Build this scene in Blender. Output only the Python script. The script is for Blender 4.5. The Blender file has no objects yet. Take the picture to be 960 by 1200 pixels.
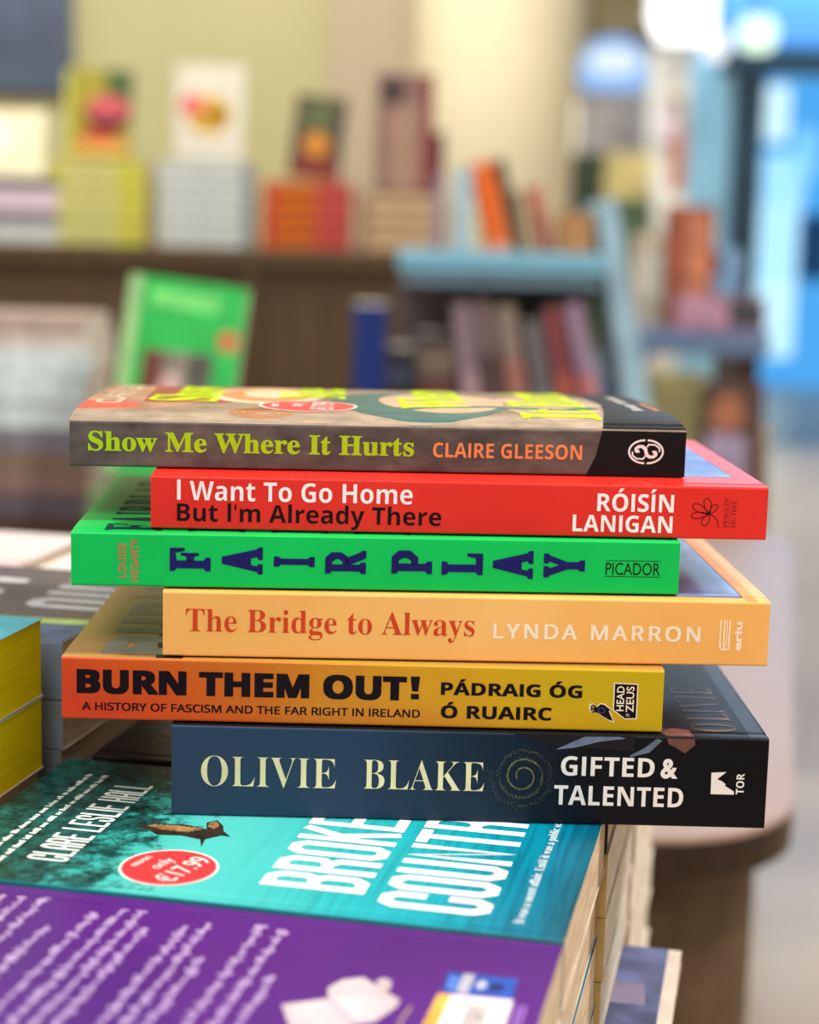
import bpy, math, random
from mathutils import Vector, Matrix
from mathutils.geometry import tessellate_polygon
random.seed(7)
C = bpy.context.scene.collection
PI = math.pi
CAMZ = 1.2                       # camera height above the floor
F_PX, PITCH, ROLL = 2041.93, 0.158868, 0.025077
DX, DY, DZ = Vector((1,0,0)), Vector((0,math.cos(PITCH),-math.sin(PITCH))), Vector((0,math.sin(PITCH),math.cos(PITCH)))
RIGHT = DX*math.cos(ROLL)+DZ*math.sin(ROLL)
UP = DZ*math.cos(ROLL)-DX*math.sin(ROLL)
def at(px, py, y):               # place in the shop seen at a pixel, y metres away
    v = RIGHT*(px-480)-UP*(py-600)+DY*F_PX
    v = v*(y/v.y)
    return Vector((v.x, v.y, v.z+CAMZ))

def span(px0, py0, px1, py1, y):  # opposite corners of an upright board
    m = (py0+py1)/2; a, b = at(px0, py0, y), at(px1, py1, y)
    a.x, b.x = at(px0, m, y).x, at(px1, m, y).x
    return a, b

# ------------------------------------------------------------ materials
def lin(c):
    c = c/255
    return c/12.92 if c <= .04045 else ((c+.055)/1.055)**2.4
def rgb(c): return (lin(c[0]), lin(c[1]), lin(c[2]), 1)
def nodes(name):
    m = bpy.data.materials.new(name); m.use_nodes = True
    nt = m.node_tree; b = nt.nodes['Principled BSDF']; b.inputs['Specular IOR Level'].default_value = .28
    return m, nt, b
def ramp(nt, stops, interp='LINEAR'):
    r = nt.nodes.new('ShaderNodeValToRGB'); cr = r.color_ramp; cr.interpolation = interp
    while len(cr.elements) < len(stops): cr.elements.new(.5)
    for e, (p, c) in zip(cr.elements, stops): e.position = p; e.color = rgb(c)
    return r
def coords(nt, scale=(1,1,1), rot=(0,0,0), loc=(0,0,0)):
    t = nt.nodes.new('ShaderNodeTexCoord'); mp = nt.nodes.new('ShaderNodeMapping')
    mp.inputs['Scale'].default_value = scale; mp.inputs['Rotation'].default_value = rot; mp.inputs['Location'].default_value = loc
    nt.links.new(t.outputs['Object'], mp.inputs['Vector']); return mp.outputs[0]
def noise(nt, vec, scale, detail=3, rough=.55):
    n = nt.nodes.new('ShaderNodeTexNoise'); n.inputs['Scale'].default_value = scale
    n.inputs['Detail'].default_value = detail; n.inputs['Roughness'].default_value = rough
    nt.links.new(vec, n.inputs['Vector']); return n.outputs['Fac']
def mix(nt, fac, a, b, mode='MIX'):
    m = nt.nodes.new('ShaderNodeMix'); m.data_type = 'RGBA'; m.blend_type = mode
    for k, v in ((0, fac), (6, a), (7, b)):
        if isinstance(v, (int, float)): m.inputs[k].default_value = v
        elif isinstance(v, tuple): m.inputs[k].default_value = v
        else: nt.links.new(v, m.inputs[k])
    return m.outputs[2]
def math_(nt, op, a, b=0.0, c=None):
    m = nt.nodes.new('ShaderNodeMath'); m.operation = op
    for k, v in ((0, a), (1, b)) + (((2, c),) if c is not None else ()):
        if isinstance(v, (int, float)): m.inputs[k].default_value = v
        else: nt.links.new(v, m.inputs[k])
    return m.outputs[0]
_mc = {}
def M(col, rough=.45, amt=.06, sc=60, spec=.25, coat=0, metal=0):
    key = (tuple(col), rough, amt, sc, spec, coat, metal)
    if key in _mc: return _mc[key]
    m, nt, b = nodes('mat_%d_%d_%d' % tuple(col))
    b.inputs['Roughness'].default_value = rough; b.inputs['Specular IOR Level'].default_value = spec
    b.inputs['Coat Weight'].default_value = coat; b.inputs['Coat Roughness'].default_value = .15
    b.inputs['Metallic'].default_value = metal
    n = noise(nt, coords(nt), sc)
    lo = tuple(max(0, x*(1-amt)) for x in col); hi = tuple(min(255, x*(1+amt)) for x in col)
    r = ramp(nt, [(.3, lo), (.7, hi)]); nt.links.new(n, r.inputs[0]); nt.links.new(r.outputs[0], b.inputs['Base Color'])
    _mc[key] = m; return m
def emis(name, col, s):
    m, nt, b = nodes(name); b.inputs['Base Color'].default_value = (0,0,0,1)
    b.inputs['Emission Color'].default_value = rgb(col); b.inputs['Emission Strength'].default_value = s
    return m
def paper(col, dark, sc=2600):
    m, nt, b = nodes('paper_edges'); b.inputs['Roughness'].default_value = .85; b.inputs['Specular IOR Level'].default_value = .1
    n = noise(nt, coords(nt, (6, 6, sc)), 1, 2)
    n2 = noise(nt, coords(nt, (40, 40, 220)), 1, 3)
    f = math_(nt, 'ADD', math_(nt, 'MULTIPLY', n, .6), math_(nt, 'MULTIPLY', n2, .4))
    r = ramp(nt, [(.36, dark), (.6, col)]); nt.links.new(f, r.inputs[0]); nt.links.new(r.outputs[0], b.inputs['Base Color'])
    bp = nt.nodes.new('ShaderNodeBump'); bp.inputs['Strength'].default_value = .25; bp.inputs['Distance'].default_value = .0003
    nt.links.new(f, bp.inputs['Height']); nt.links.new(bp.outputs[0], b.inputs['Normal'])
    return m
PAGES = paper((226,204,176), (176,150,122))
PAGES_W = paper((236,226,208), (190,176,158))
PAGES_Y = paper((244,214,8), (228,194,2), 2400)

def wood(name, c1, c2, rough=.4, sc=(2, 30, 30)):
    m, nt, b = nodes(name); b.inputs['Roughness'].default_value = rough
    n = noise(nt, coords(nt, sc), 1.2, 5)
    r = ramp(nt, [(.3, c1), (.7, c2)]); nt.links.new(n, r.inputs[0]); nt.links.new(r.outputs[0], b.inputs['Base Color'])
    return m

# ------------------------------------------------------------ mesh gathering
class G:
    def __init__(s): s.v = []; s.f = []; s.m = []; s.mats = []
    def mi(s, mat):
        if mat not in s.mats: s.mats.append(mat)
        return s.mats.index(mat)
    def face(s, pts, mat):
        i = len(s.v); s.v += [tuple(p) for p in pts]; s.f.append(tuple(range(i, i+len(pts)))); s.m.append(s.mi(mat))
    def box(s, lo, hi, mat, bev=0):
        x0,y0,z0 = lo; x1,y1,z1 = hi
        i = len(s.v)
        s.v += [(x0,y0,z0),(x1,y0,z0),(x1,y1,z0),(x0,y1,z0),(x0,y0,z1),(x1,y0,z1),(x1,y1,z1),(x0,y1,z1)]
        for q in ((0,3,2,1),(4,5,6,7),(0,1,5,4),(1,2,6,5),(2,3,7,6),(3,0,4,7)):
            s.f.append(tuple(i+k for k in q)); s.m.append(s.mi(mat))
    def prism(s, pts, d, mat):                       # closed outline (3D points), pushed along d
        n = len(pts); i = len(s.v); d = Vector(d)
        s.v += [tuple(p) for p in pts] + [tuple(Vector(p)+d) for p in pts]; k = s.mi(mat)
        s.f.append(tuple(range(i, i+n))); s.f.append(tuple(range(i+2*n-1, i+n-1, -1))); s.m += [k, k]
        for j in range(n): s.f.append((i+(j+1)%n, i+j, i+n+j, i+n+(j+1)%n)); s.m.append(k)
    def lathe(s, prof, mat, seg=48, c=(0,0,0)):
        i = len(s.v); k = s.mi(mat); n = len(prof)
        for a in range(seg):
            t = 2*PI*a/seg
            for r, z in prof: s.v.append((c[0]+r*math.cos(t), c[1]+r*math.sin(t), c[2]+z))
        for a in range(seg):
            for j in range(n-1):
                s.f.append((i+a*n+j, i+((a+1)%seg)*n+j, i+((a+1)%seg)*n+j+1, i+a*n+j+1)); s.m.append(k)
    def obj(s, name, parent=None, bevel=0, smooth=False):
        me = bpy.data.meshes.new(name); me.from_pydata(s.v, [], s.f)
        for m in s.mats: me.materials.append(m)
        me.polygons.foreach_set('material_index', s.m)
        if smooth: me.polygons.foreach_set('use_smooth', [True]*len(s.f))
        me.update()
        o = bpy.data.objects.new(name, me); C.objects.link(o)
        if parent: o.parent = parent
        if bevel:
            b = o.modifiers.new('b', 'BEVEL'); b.width = bevel; b.segments = 3; b.limit_method = 'ANGLE'
        return o
def tag(o, label, cat, group=None):
    o['label'] = label; o['category'] = cat
    if group: o['group'] = group
    return o
def struct(o): o['kind'] = 'structure'; return o
def empty(name, loc=(0,0,0), rz=0, mat=None):
    o = bpy.data.objects.new(name, None); C.objects.link(o); o.empty_display_size = .02
    if mat is not None: o.matrix_world = mat
    else: o.location = loc; o.rotation_euler = (0,0,rz)
    return o

# ------------------------------------------------------------ lettering
def mathmap(s, U, L, D):
    return ''.join(chr(U+ord(c)-65) if 'A' <= c <= 'Z' else chr(L+ord(c)-97) if 'a' <= c <= 'z' else chr(D+ord(c)-48) if c.isdigit() else c for c in s)
def styled(s, st):
    if st == 'serif': return mathmap(s, 0x1D400, 0x1D41A, 0x1D7CE)
    if st == 'sansr': return mathmap(s.replace('I', 'l'), 0x1D5A0, 0x1D5BA, 0x1D7E2)
    if st == 'sans': return mathmap(s.replace('I', 'l'), 0x1D5D4, 0x1D5EE, 0x1D7EC)
    return s
_tc = {}
def raw_text(s, st, w, sp):
    key = (s, st, w, sp)
    if key in _tc: return _tc[key]
    c = bpy.data.curves.new('t', 'FONT'); c.body = styled(s, st); c.size = 1; c.offset = w; c.resolution_u = 4; c.space_character = sp
    o = bpy.data.objects.new('t', c)
    me = o.to_mesh(); me.calc_loop_triangles()
    tris = [[(me.vertices[i].co.x, me.vertices[i].co.y) for i in t.vertices] for t in me.loop_triangles]
    o.to_mesh_clear(); bpy.data.objects.remove(o); bpy.data.curves.remove(c)
    _tc[key] = tris; return tris
def bounds(tris):
    xs = [p[0] for t in tris for p in t]; ys = [p[1] for t in tris for p in t]
    return min(xs), max(xs), min(ys), max(ys)
BASE = {'Á':'A','Ó':'O','Í':'I'}
def text_tris(s, st='plain', w=0, sp=1.0):
    """triangles with width 0..1 and cap height 0..1"""
    plain = ''.join(BASE.get(c, c) for c in s)
    tr = raw_text(plain, st, w, sp)
    cap = bounds(raw_text('H', st, w, 1))[3]
    x0, x1, _, _ = bounds(tr)
    tr = [[(p[0], p[1]/cap) for p in t] for t in tr]
    if plain.upper() == plain: tr = [[(p[0], 1.0 if p[1] > 1.04 else p[1]) for p in t] for t in tr]
    for i, c in enumerate(s):
        if c in BASE:
            R = bounds(raw_text(plain[:i+1], st, w, sp))[1]
            Lh = bounds(raw_text(plain[:i].rstrip(), st, w, sp))[1] if plain[:i].strip() else x0
            if i and plain[i-1] == ' ': Lh = R-.72
            m = (R+Lh)/2; q = [(m-.07,1.08),(m+.05,1.08),(m+.19,1.3),(m+.02,1.3)]
            tr += [[q[0],q[1],q[2]],[q[0],q[2],q[3]]]
    return [[((p[0]-x0)/(x1-x0), p[1]) for p in t] for t in tr]

# narrow block capitals drawn as strokes
GL = {
'A':[[(0,0),(0,.85),(.25,1),(.75,1),(1,.85),(1,0)],[(0,.42),(1,.42)]],
'B':[[(0,0),(0,1),(.7,1),(1,.9),(1,.64),(.75,.52),(0,.52)],[(.75,.52),(1,.4),(1,.1),(.7,0),(0,0)]],
'C':[[(1,.68),(1,.9),(.75,1),(.25,1),(0,.9),(0,.1),(.25,0),(.75,0),(1,.1),(1,.32)]],
'D':[[(0,0),(0,1),(.7,1),(1,.88),(1,.12),(.7,0),(0,0)]],
'E':[[(1,1),(0,1),(0,0),(1,0)],[(0,.52),(.85,.52)]],
'F':[[(1,1),(0,1),(0,0)],[(0,.52),(.85,.52)]],
'G':[[(1,.7),(1,.9),(.75,1),(.25,1),(0,.9),(0,.1),(.25,0),(.75,0),(1,.1),(1,.45),(.5,.45)]],
'H':[[(0,0),(0,1)],[(1,0),(1,1)],[(0,.5),(1,.5)]],
'I':[[(.5,0),(.5,1)]],
'K':[[(0,0),(0,1)],[(1,1),(.1,.42)],[(.4,.6),(1,0)]],
'L':[[(0,1),(0,0),(1,0)]],
'M':[[(0,0),(0,1),(.5,.4),(1,1),(1,0)]],
'N':[[(0,0),(0,1),(1,0),(1,1)]],
'O':[[(0,.1),(0,.9),(.25,1),(.75,1),(1,.9),(1,.1),(.75,0),(.25,0),(0,.1)]],
'P':[[(0,0),(0,1),(.7,1),(1,.9),(1,.58),(.7,.48),(0,.48)]],
'R':[[(0,0),(0,1),(.7,1),(1,.9),(1,.6),(.7,.5),(0,.5)],[(.65,.5),(1,.38),(1,0)]],
'S':[[(1,.72),(1,.9),(.75,1),(.25,1),(0,.9),(0,.68),(.2,.55),(.8,.45),(1,.32),(1,.1),(.75,0),(.25,0),(0,.1),(0,.28)]],
'T':[[(0,1),(1,1)],[(.5,1),(.5,0)]],
'U':[[(0,1),(0,.1),(.25,0),(.75,0),(1,.1),(1,1)]],
'Y':[[(0,1),(.5,.48),(1,1)],[(.5,.48),(.5,0)]],
}
def stroke(pts, w, round_=True):          # mitred ribbon, one quad per segment
    closed = len(pts) > 3 and math.hypot(pts[0][0]-pts[-1][0], pts[0][1]-pts[-1][1]) < 1e-6
    P = pts[:-1] if closed else pts; n = len(P); L = []
    def nrm(a, b):
        d = math.hypot(b[0]-a[0], b[1]-a[1]) or 1e-9; return (-(b[1]-a[1])/d, (b[0]-a[0])/d)
    for i in range(n):
        ns = []
        if i > 0 or closed: ns.append(nrm(P[i-1], P[i]))
        if i < n-1 or closed: ns.append(nrm(P[i], P[(i+1)%n]))
        mx, my = sum(q[0] for q in ns)/len(ns), sum(q[1] for q in ns)/len(ns)
        m2 = max(mx*mx+my*my, .12); mx, my = mx/m2*w/2, my/m2*w/2
        L.append(((P[i][0]+mx, P[i][1]+my), (P[i][0]-mx, P[i][1]-my)))
    return [[L[i][0], L[i][1], L[(i+1)%n][1], L[(i+1)%n][0]] for i in range(n if closed else n-1)]
def block_text(s, lw, h, gap, sw, space=.7):
    """polygons, letter width lw, height h, stroke sw; returns polys, total width"""
    out = []; x = 0
    for c in s:
        if c == ' ': x += lw*space; continue
        w = sw if c == 'I' else lw
        for st in GL[c]:
            pts = [(x+w/2 if c == 'I' else x+sw/2+px*(w-sw), sw/2+py*(h-sw)) for px, py in st]
            # square ends
            for k, j in ((0,1),(-1,-2)):
                ax, ay = pts[k]; bx, by = pts[j]; d = math.hypot(ax-bx, ay-by) or 1
                if st[0] != st[-1]: pts[k] = (ax+(ax-bx)/d*sw/2, ay+(ay-by)/d*sw/2)
            out += stroke(pts, sw)
        x += w+gap
    return out, x-gap

def clip(poly, axis, lo, hi):
    def half(poly, sgn, lim):
        out = []
        for i in range(len(poly)):
            a, b = poly[i-1], poly[i]; da, db = sgn*(a[axis]-lim), sgn*(b[axis]-lim)
            if (da >= 0) != (db >= 0):
                t = da/(da-db); out.append(tuple(a[k]+(b[k]-a[k])*t for k in (0,1)))
            if db >= 0: out.append(b)
        return out
    p = half(poly, 1, lo)
    return half(p, -1, hi) if len(p) > 2 else []

def print_row(f, u, v0, v1, h, mat, seed, k=2):     # a row of print too small to read, running away from the spine
    rnd = random.Random(seed); v = v0
    while v < v1:
        e = v+rnd.uniform(2.5, 8)
        while v < min(e, v1):
            w = h*rnd.uniform(.25, .6); up = h*(rnd.uniform(.6, .75) if rnd.random() < .65 else 1.0)
            f.poly([(u, v), (u-up, v), (u-up, v+w), (u, v+w)], mat, k); v += w*1.35
        v += h*.5

class Face:
    """a printed face of a book: (u,v) in millimetres to local metres"""
    def __init__(s, g, fn, breaks=None, lim=None): s.g = g; s.fn = fn; s.breaks = breaks; s.lim = lim; s.k = .07
    def poly(s, pts, mat, k=1):
        if len(pts) > 3:
            tri = [[pts[i] for i in t] for t in tessellate_polygon([[Vector((p[0], p[1], 0)) for p in pts]])]
        else: tri = [pts]
        for t in tri:
            if s.lim:
                t = clip(t, 0, s.lim[0], s.lim[1])
                if len(t) < 3: continue
                t = clip(t, 1, s.lim[2], s.lim[3])
                if len(t) < 3: continue
            parts = [t]
            if s.breaks:
                parts = [c for a, b in zip(s.breaks, s.breaks[1:]) if len(c := clip(t, 1, a, b)) > 2]
            for q in parts: s.g.face([s.fn(u, v, s.k*k) for u, v in q], mat)
    def polys(s, L, mat, k=1):
        for i, p in enumerate(L): s.poly(p, mat, k+.05*(i%7))
    def text(s, body, u0, u1, v0, v1, mat, st='plain', w=0, sp=1.0, rot=0, k=2, bold=0):
        if bold:
            n = 0
            for du in (-1, 0, 1):
                for dv in (-.6, 0, .6):
                    s.text(body, u0+du*bold, u1+du*bold, v0+dv*bold, v1+dv*bold, mat, st, w, sp, rot, k+.06*n); n += 1
            return
        for t in text_tris(body, st, w, sp):
            if rot: q = [(u1-y*(u1-u0), v0+x*(v1-v0)) for x, y in t]
            else: q = [(u0+x*(u1-u0), v0+y*(v1-v0)) for x, y in t]
            s.poly(q, mat, k)
    def along(s, body, o, ang, wid, cap, mat, st='plain', w=0, k=3):
        ca, sa = math.cos(ang), math.sin(ang)
        for t in text_tris(body, st, w):
            s.poly([(o[0]+x*wid*ca-y*cap*sa, o[1]+x*wid*sa+y*cap*ca) for x, y in t], mat, k)
    def ellipse(s, c, rx, ry, mat, k=1, rot=0, n=40, hole=None):
        P = lambda r1, r2, a: (c[0]+r1*math.cos(a)*math.cos(rot)-r2*math.sin(a)*math.sin(rot), c[1]+r1*math.cos(a)*math.sin(rot)+r2*math.sin(a)*math.cos(rot))
        if hole is None: s.poly([P(rx, ry, 2*PI*i/n) for i in range(n)], mat, k)
        else:
            for i in range(n):
                a, b = 2*PI*i/n, 2*PI*(i+1)/n
                s.poly([P(rx,ry,a),P(rx,ry,b),P(rx*hole,ry*hole,b),P(rx*hole,ry*hole,a)], mat, k)

# ------------------------------------------------------------ a book
def make_book(name, label, group, L, W, T, spine, front, back, pages, zs=None, hump=0, art=None, mat=None, loc=(0,0,0), rz=0, page_name='page_block', cat='book', hard=False, crease=True):
    """lies flat: spine along x at y=0, pages towards +y; metres"""
    root = empty(name, loc, rz, mat); tag(root, label, cat, group)
    lo, hi = zs or (0.0, T)
    r = min(.0009, T*.2); ct = .0004 if not hard else .0025
    def top(y):
        z = hi+(T-hi)*(1-math.exp(-y/.007))
        if hump: z += hump*math.sin(PI*min(1, max(0, y/W))**.55)
        return z
    prof = [(W, 0, 'b'), (.010, 0, 'b'), (.004, lo*.8, 'b'), (r, lo, 'b')]
    for k in range(1, 4): a = PI/2*k/4; prof.append((r-r*math.sin(a), lo+r-r*math.cos(a), 's'))
    prof += [(0, lo+r, 's'), (0, hi-r, 's')]
    for k in range(1, 4): a = PI/2*k/4; prof.append((r-r*math.cos(a), hi-r+r*math.sin(a), 's'))
    ys = [r] + [y for y in (.003,.0055,.0065,.0085,.012,.018,.028,.045,.07,.095,.12,.137) if y < W-.004] + [W]
    for y in ys:
        z = top(y)
        if crease and abs(y-.0060) < .0008: z -= .00025
        prof.append((y, z, 'f'))
    pg = G()
    # inner offset path
    g = G(); n = len(prof); inner = []
    for i in range(n):
        a = prof[max(0,i-1)]; b = prof[min(n-1,i+1)]
        dy, dz = b[0]-a[0], b[1]-a[1]; d = math.hypot(dy, dz) or 1
        inner.append((prof[i][0]+dz/d*ct*1.0, prof[i][1]-dy/d*ct))
    # make sure offset heads inwards
    mats = {'b': back, 's': spine, 'f': front}
    for i in range(n-1):
        y0,z0,_ = prof[i]; y1,z1,kd = prof[i+1]; m = mats[kd]
        (p0,q0),(p1,q1) = inner[i], inner[i+1]
        g.face([(0,y0,z0),(L,y0,z0),(L,y1,z1),(0,y1,z1)], m)
        g.face([(0,p0,q0),(0,p1,q1),(L,p1,q1),(L,p0,q0)], PAGES_W)
        for x in (0, L): g.face([(x,y0,z0),(x,y1,z1),(x,p1,q1),(x,p0,q0)], m if hard else PAGES_W)
    for i in (0, n-1):
        y0,z0,_ = prof[i]; p0,q0 = inner[i]
        g.face([(0,y0,z0),(0,p0,q0),(L,p0,q0),(L,y0,z0)], PAGES_W)
    if art:
        lm = (0, L*1000, 0, W*1000)
        fs = Face(g, lambda u, v, k: (u/1000, -k/1000, v/1000), None, (0, L*1000, lo*1000, hi*1000))
        def ft(u, v, k): 
            y = v/1000; j = 0
            zz = None
            fr = [(p[0], p[1]) for p in prof if p[2] == 'f']
            for a, b in zip(fr, fr[1:]):
                if a[0] <= y <= b[0]: zz = a[1]+(b[1]-a[1])*(y-a[0])/(b[0]-a[0]); break
            if zz is None: zz = fr[0][1] if y < fr[0][0] else fr[-1][1]
            return (u/1000, y, zz+k/1000)
        fp = Face(g, ft, [p[0]*1000 for p in prof if p[2] == 'f'], (0, L*1000, r*1000, W*1000))
        art(fs, fp)
    cv = g.obj('cover', root)
    # pages follow the inner side
    ins = .0006 if not hard else .003
    path = [(W-ins, prof[0][1]+ct*1.05), (.0105, ct*1.05), (.0045, lo*.8+ct*1.1), (ct*1.2, lo+r+ct), (ct*1.2, hi-r-ct)]
    path += [(y, top(y)-ct*1.3-(.0003 if y < .0095 else 0)) for y in ys[1:-1]] + [(W-ins, top(W)-ct*1.3)]
    pg.prism([(ins, y, z) for y, z in path], (L-2*ins, 0, 0), pages)
    pg.obj(page_name, root)
    return root
def copy_thing(root, mat=None, loc=None, rz=0, label=None):
    c = root.copy(); C.objects.link(c)
    if mat is not None: c.matrix_world = mat
    else: c.location = loc; c.rotation_euler = (0,0,rz)
    if label: c['label'] = label
    for ch in list(root.children):
        d = ch.copy(); C.objects.link(d); d.parent = c
    return c

# ============================================================ THE STACK OF SIX
BK = [[-0.1335, 0.676, 0.0512, 0.243],[-0.0995, 0.661, 0.033, 0.2386],[-0.1287, 0.653, 0.0473, 0.2341],
      [-0.0934, 0.6518, 0.0295, 0.2337],[-0.1319, 0.6497, 0.0053, 0.2313],[-0.0892, 0.6468, 0.0024, 0.2296]]
TH = [.0187,.0212,.0217,.0262,.0254,.0363]
ZB = CAMZ-.22466
zz = {}; z = ZB
for i in range(5, -1, -1): zz[i] = z; z += TH[i]
def where(i): return (BK[i][0], BK[i][1], zz[i])
WD = .153

# --- 1 grey brown novel
SH_SP, nt, b = nodes('show_spine'); b.inputs['Roughness'].default_value = .38
v = coords(nt); n1 = noise(nt, v, 45, 5, .6); n2 = noise(nt, coords(nt, (25, 25, 60)), 3, 4)
r1 = ramp(nt, [(.3,(74,66,62)),(.5,(98,88,82)),(.72,(118,106,95))]); nt.links.new(n1, r1.inputs[0])
r2 = ramp(nt, [(.35,(150,140,134)),(.65,(255,255,255))]); nt.links.new(n2, r2.inputs[0])
nt.links.new(mix(nt, .5, r1.outputs[0], r2.outputs[0], 'MULTIPLY'), b.inputs['Base Color'])
SH_TOP, nt, b = nodes('show_top'); b.inputs['Roughness'].default_value = .36
n1 = noise(nt, coords(nt, (1,1,1)), 28, 5, .6)
r1 = ramp(nt, [(.3,(104,88,74)),(.5,(160,134,112)),(.7,(186,160,134))]); nt.links.new(n1, r1.inputs[0]); nt.links.new(r1.outputs[0], b.inputs['Base Color'])
BLACKC = M((20,18,18), .42, .1, 60, .15)
LIMEB = M((206,232,6), .5, .01, 60, .1); LIME = M((168,206,8), .4, .02); PEACHT = M((226,138,82), .4, .03)
WHITE = M((238,232,226), .45, .02); CREAM = M((236,208,170), .4, .05)
STICK = M((226,62,66), .35, .03); TEALD = M((62,104,98), .4, .1, 80)
def sticker(parent, c, rad, ang, topf, name='price_sticker'):
    g = G(); f = Face(g, topf, None, None); f.k = .05
    f.ellipse(c, rad, rad, WHITE, 2); f.ellipse(c, rad*.94, rad*.94, STICK, 3)
    e = (math.cos(ang), math.sin(ang)); n = (-e[1], e[0])
    O = lambda u, v: (c[0]+e[0]*u+n[0]*v, c[1]+e[1]*u+n[1]*v)
    f.along('€17.99', O(-.68*rad, -.52*rad), ang, 1.45*rad, .45*rad, WHITE, 'plain', .009, 4)
    f.along('only', O(-.2*rad, .12*rad), ang, .6*rad, .27*rad, WHITE, 'plain', .01, 4)
    f.along('eason', O(-.32*rad, .6*rad), ang, .6*rad, .2*rad, WHITE, 'plain', .012, 4)
    o = g.obj(name, parent); o['label'] = 'round red price sticker with white rim'
    return o
def art_show(s, t):
    s.poly([(203.2,0),(207,8),(209.5,19),(243,19),(243,0)], BLACKC, 1)
    s.text('Show Me Where It Hurts', 7.2, 134.8, 6.9, 14.4, LIME, 'serif', .012)
    s.text('CLAIRE GLEESON', 142.4, 201.6, 6.6, 12.4, PEACHT, 'sans')
    # round publisher's mark of two hooked curves
    cx, cy = 227.1, 10.3
    for sg in (1, -1):
        A = lambda pts: [(cx+sg*x*7.0, cy+sg*y*4.7) for x, y in pts]
        arc = [(-.07,.98)] + [(-.07-.9*math.sin(a), .98*math.cos(a)) for a in [PI*k/12 for k in range(1, 12)]] + [(-.07,-.98)]
        s.polys(stroke(A(arc), .75), WHITE, 2)
        s.polys(stroke(A([(-.62,.05),(-.6,.3),(-.45,.48),(-.2,.5),(0,.3),(.05,0),(.1,-.25),(.3,-.42),(.52,-.3),(.58,-.1)]), .7), WHITE, 2)
        s.polys(stroke(A([(-.78,.0),(-.75,-.35),(-.5,-.6),(-.15,-.62),(-.05,-.4)]), .6), WHITE, 2)
        s.poly(A([(-.62,.12),(-.42,.2),(-.35,-.08),(-.6,-.1)]), WHITE, 2)
    # front cover
    blk = [(209.5,0),(216,40),(221,80),(219,120),(214,153),(243,153),(243,0)]
    t.poly([(0,0),(243,0),(243,22),(200,25),(150,16),(90,20),(40,14),(0,20)], M((168,148,126), .4, .12, 90), .6)
    t.poly([(0,17),(30,20),(60,60),(50,153),(0,153)], M((176,130,104), .4, .15, 60), .5)
    t.poly([(0,18),(26,26),(20,46),(0,50)], M((214,92,76), .4, .05), .8)
    t.poly([(24,46),(60,50),(72,153),(20,153)], M((150,62,50), .4, .15, 70), .8)
    t.ellipse((74,100), 26, 52, CREAM, 1.0); t.ellipse((74,102), 21, 44, M((214,138,84), .4, .12, 90), 1.2); t.ellipse((76,108), 13, 30, CREAM, 1.3)
    t.ellipse((140,70), 38, 66, TEALD, 1.0); t.ellipse((150,76), 27, 50, M((218,172,136), .4, .08), 1.2)
    t.ellipse((196,70), 22, 58, M((196,160,134), .4, .1), 1.0)
    t.polys(stroke([(120,26),(140,46),(170,54),(200,40),(215,60)], 10), TEALD, 1.4)
    t.polys(stroke([(66,14),(84,26),(92,20),(110,30)], 4), M((206,112,48), .4, .1), 1.4)
    for rr in (6, 9, 12): t.ellipse((74,18), rr*1.1, rr, M((176,112,66), .4, .1), 1.45, hole=.82)
    t.poly([(222,153),(150,153),(150,126),(215,118)], M((120,104,92), .4, .1), .7)
    t.poly(blk, BLACKC, 1.6)
    for body, u0, u1, v0, v1 in (('Show',26,53,52,150),('Me',80,108,80,150),('Where',132,160,40,162),('It Hurts',180,211,15,165)):
        t.text(body, u0, u1, v0, v1, LIMEB, 'serif', 0, rot=1, k=3.2, bold=.7)
    t.text('CLAIRE', 4.5, 15, 38, 100, CREAM, 'plain', .02, rot=1, k=2.4)
    t.text('GLEESON', 4.5, 15, 106, 152, CREAM, 'plain', .02, rot=1, k=2.4)
    t.text('Sunday', 230, 234.5, 48, 80, WHITE, 'sans', rot=1, k=2.4); t.text('Independent', 230, 234.5, 86, 130, WHITE, 'sans', rot=1, k=2.4)
    print_row(t, 242, 50, 92, 4, PEACHT, 9, 2.4)
b0 = make_book('paperback_book', 'grey-brown paperback with lime title, topmost book of the front stack', 'books in the front stack',
    BK[0][3], WD, TH[0], SH_SP, SH_TOP, SH_SP, PAGES, (.0004,.0184), .0030, art_show, loc=where(0), rz=BK[0][2])
def top_show(u, v, k):
    y = v/1000; W = WD
    return (u/1000, y, .0187+.0030*math.sin(PI*min(1, max(0, y/W))**.55)+.00012+k/1000)
sticker(b0, (92.5, 41), 20.5, math.radians(88), top_show)

# --- 2 red
RED, nt, b = nodes('red_cover'); b.inputs['Roughness'].default_value = .34
n1 = noise(nt, coords(nt), 18, 3); r1 = ramp(nt, [(.3,(222,38,28)),(.7,(232,48,36))]); nt.links.new(n1, r1.inputs[0]); nt.links.new(r1.outputs[0], b.inputs['Base Color'])
INK = M((26,14,14), .5, .05, 60, .12); WHITE2 = M((252,238,236), .45, .02)
def sky_mat(name, a, bc, c):
    m, nt, b = nodes(name); b.inputs['Roughness'].default_value = .3
    n = noise(nt, coords(nt), 22, 3); r = ramp(nt, [(.35,a),(.5,bc),(.66,c)]); nt.links.new(n, r.inputs[0]); nt.links.new(r.outputs[0], b.inputs['Base Color']); return m
SKY1 = sky_mat('cover_sky_one', (52,76,150), (110,140,204), (196,208,232))
SKY2 = sky_mat('cover_sky_two', (74,96,140), (104,130,176), (160,182,210))
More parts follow.
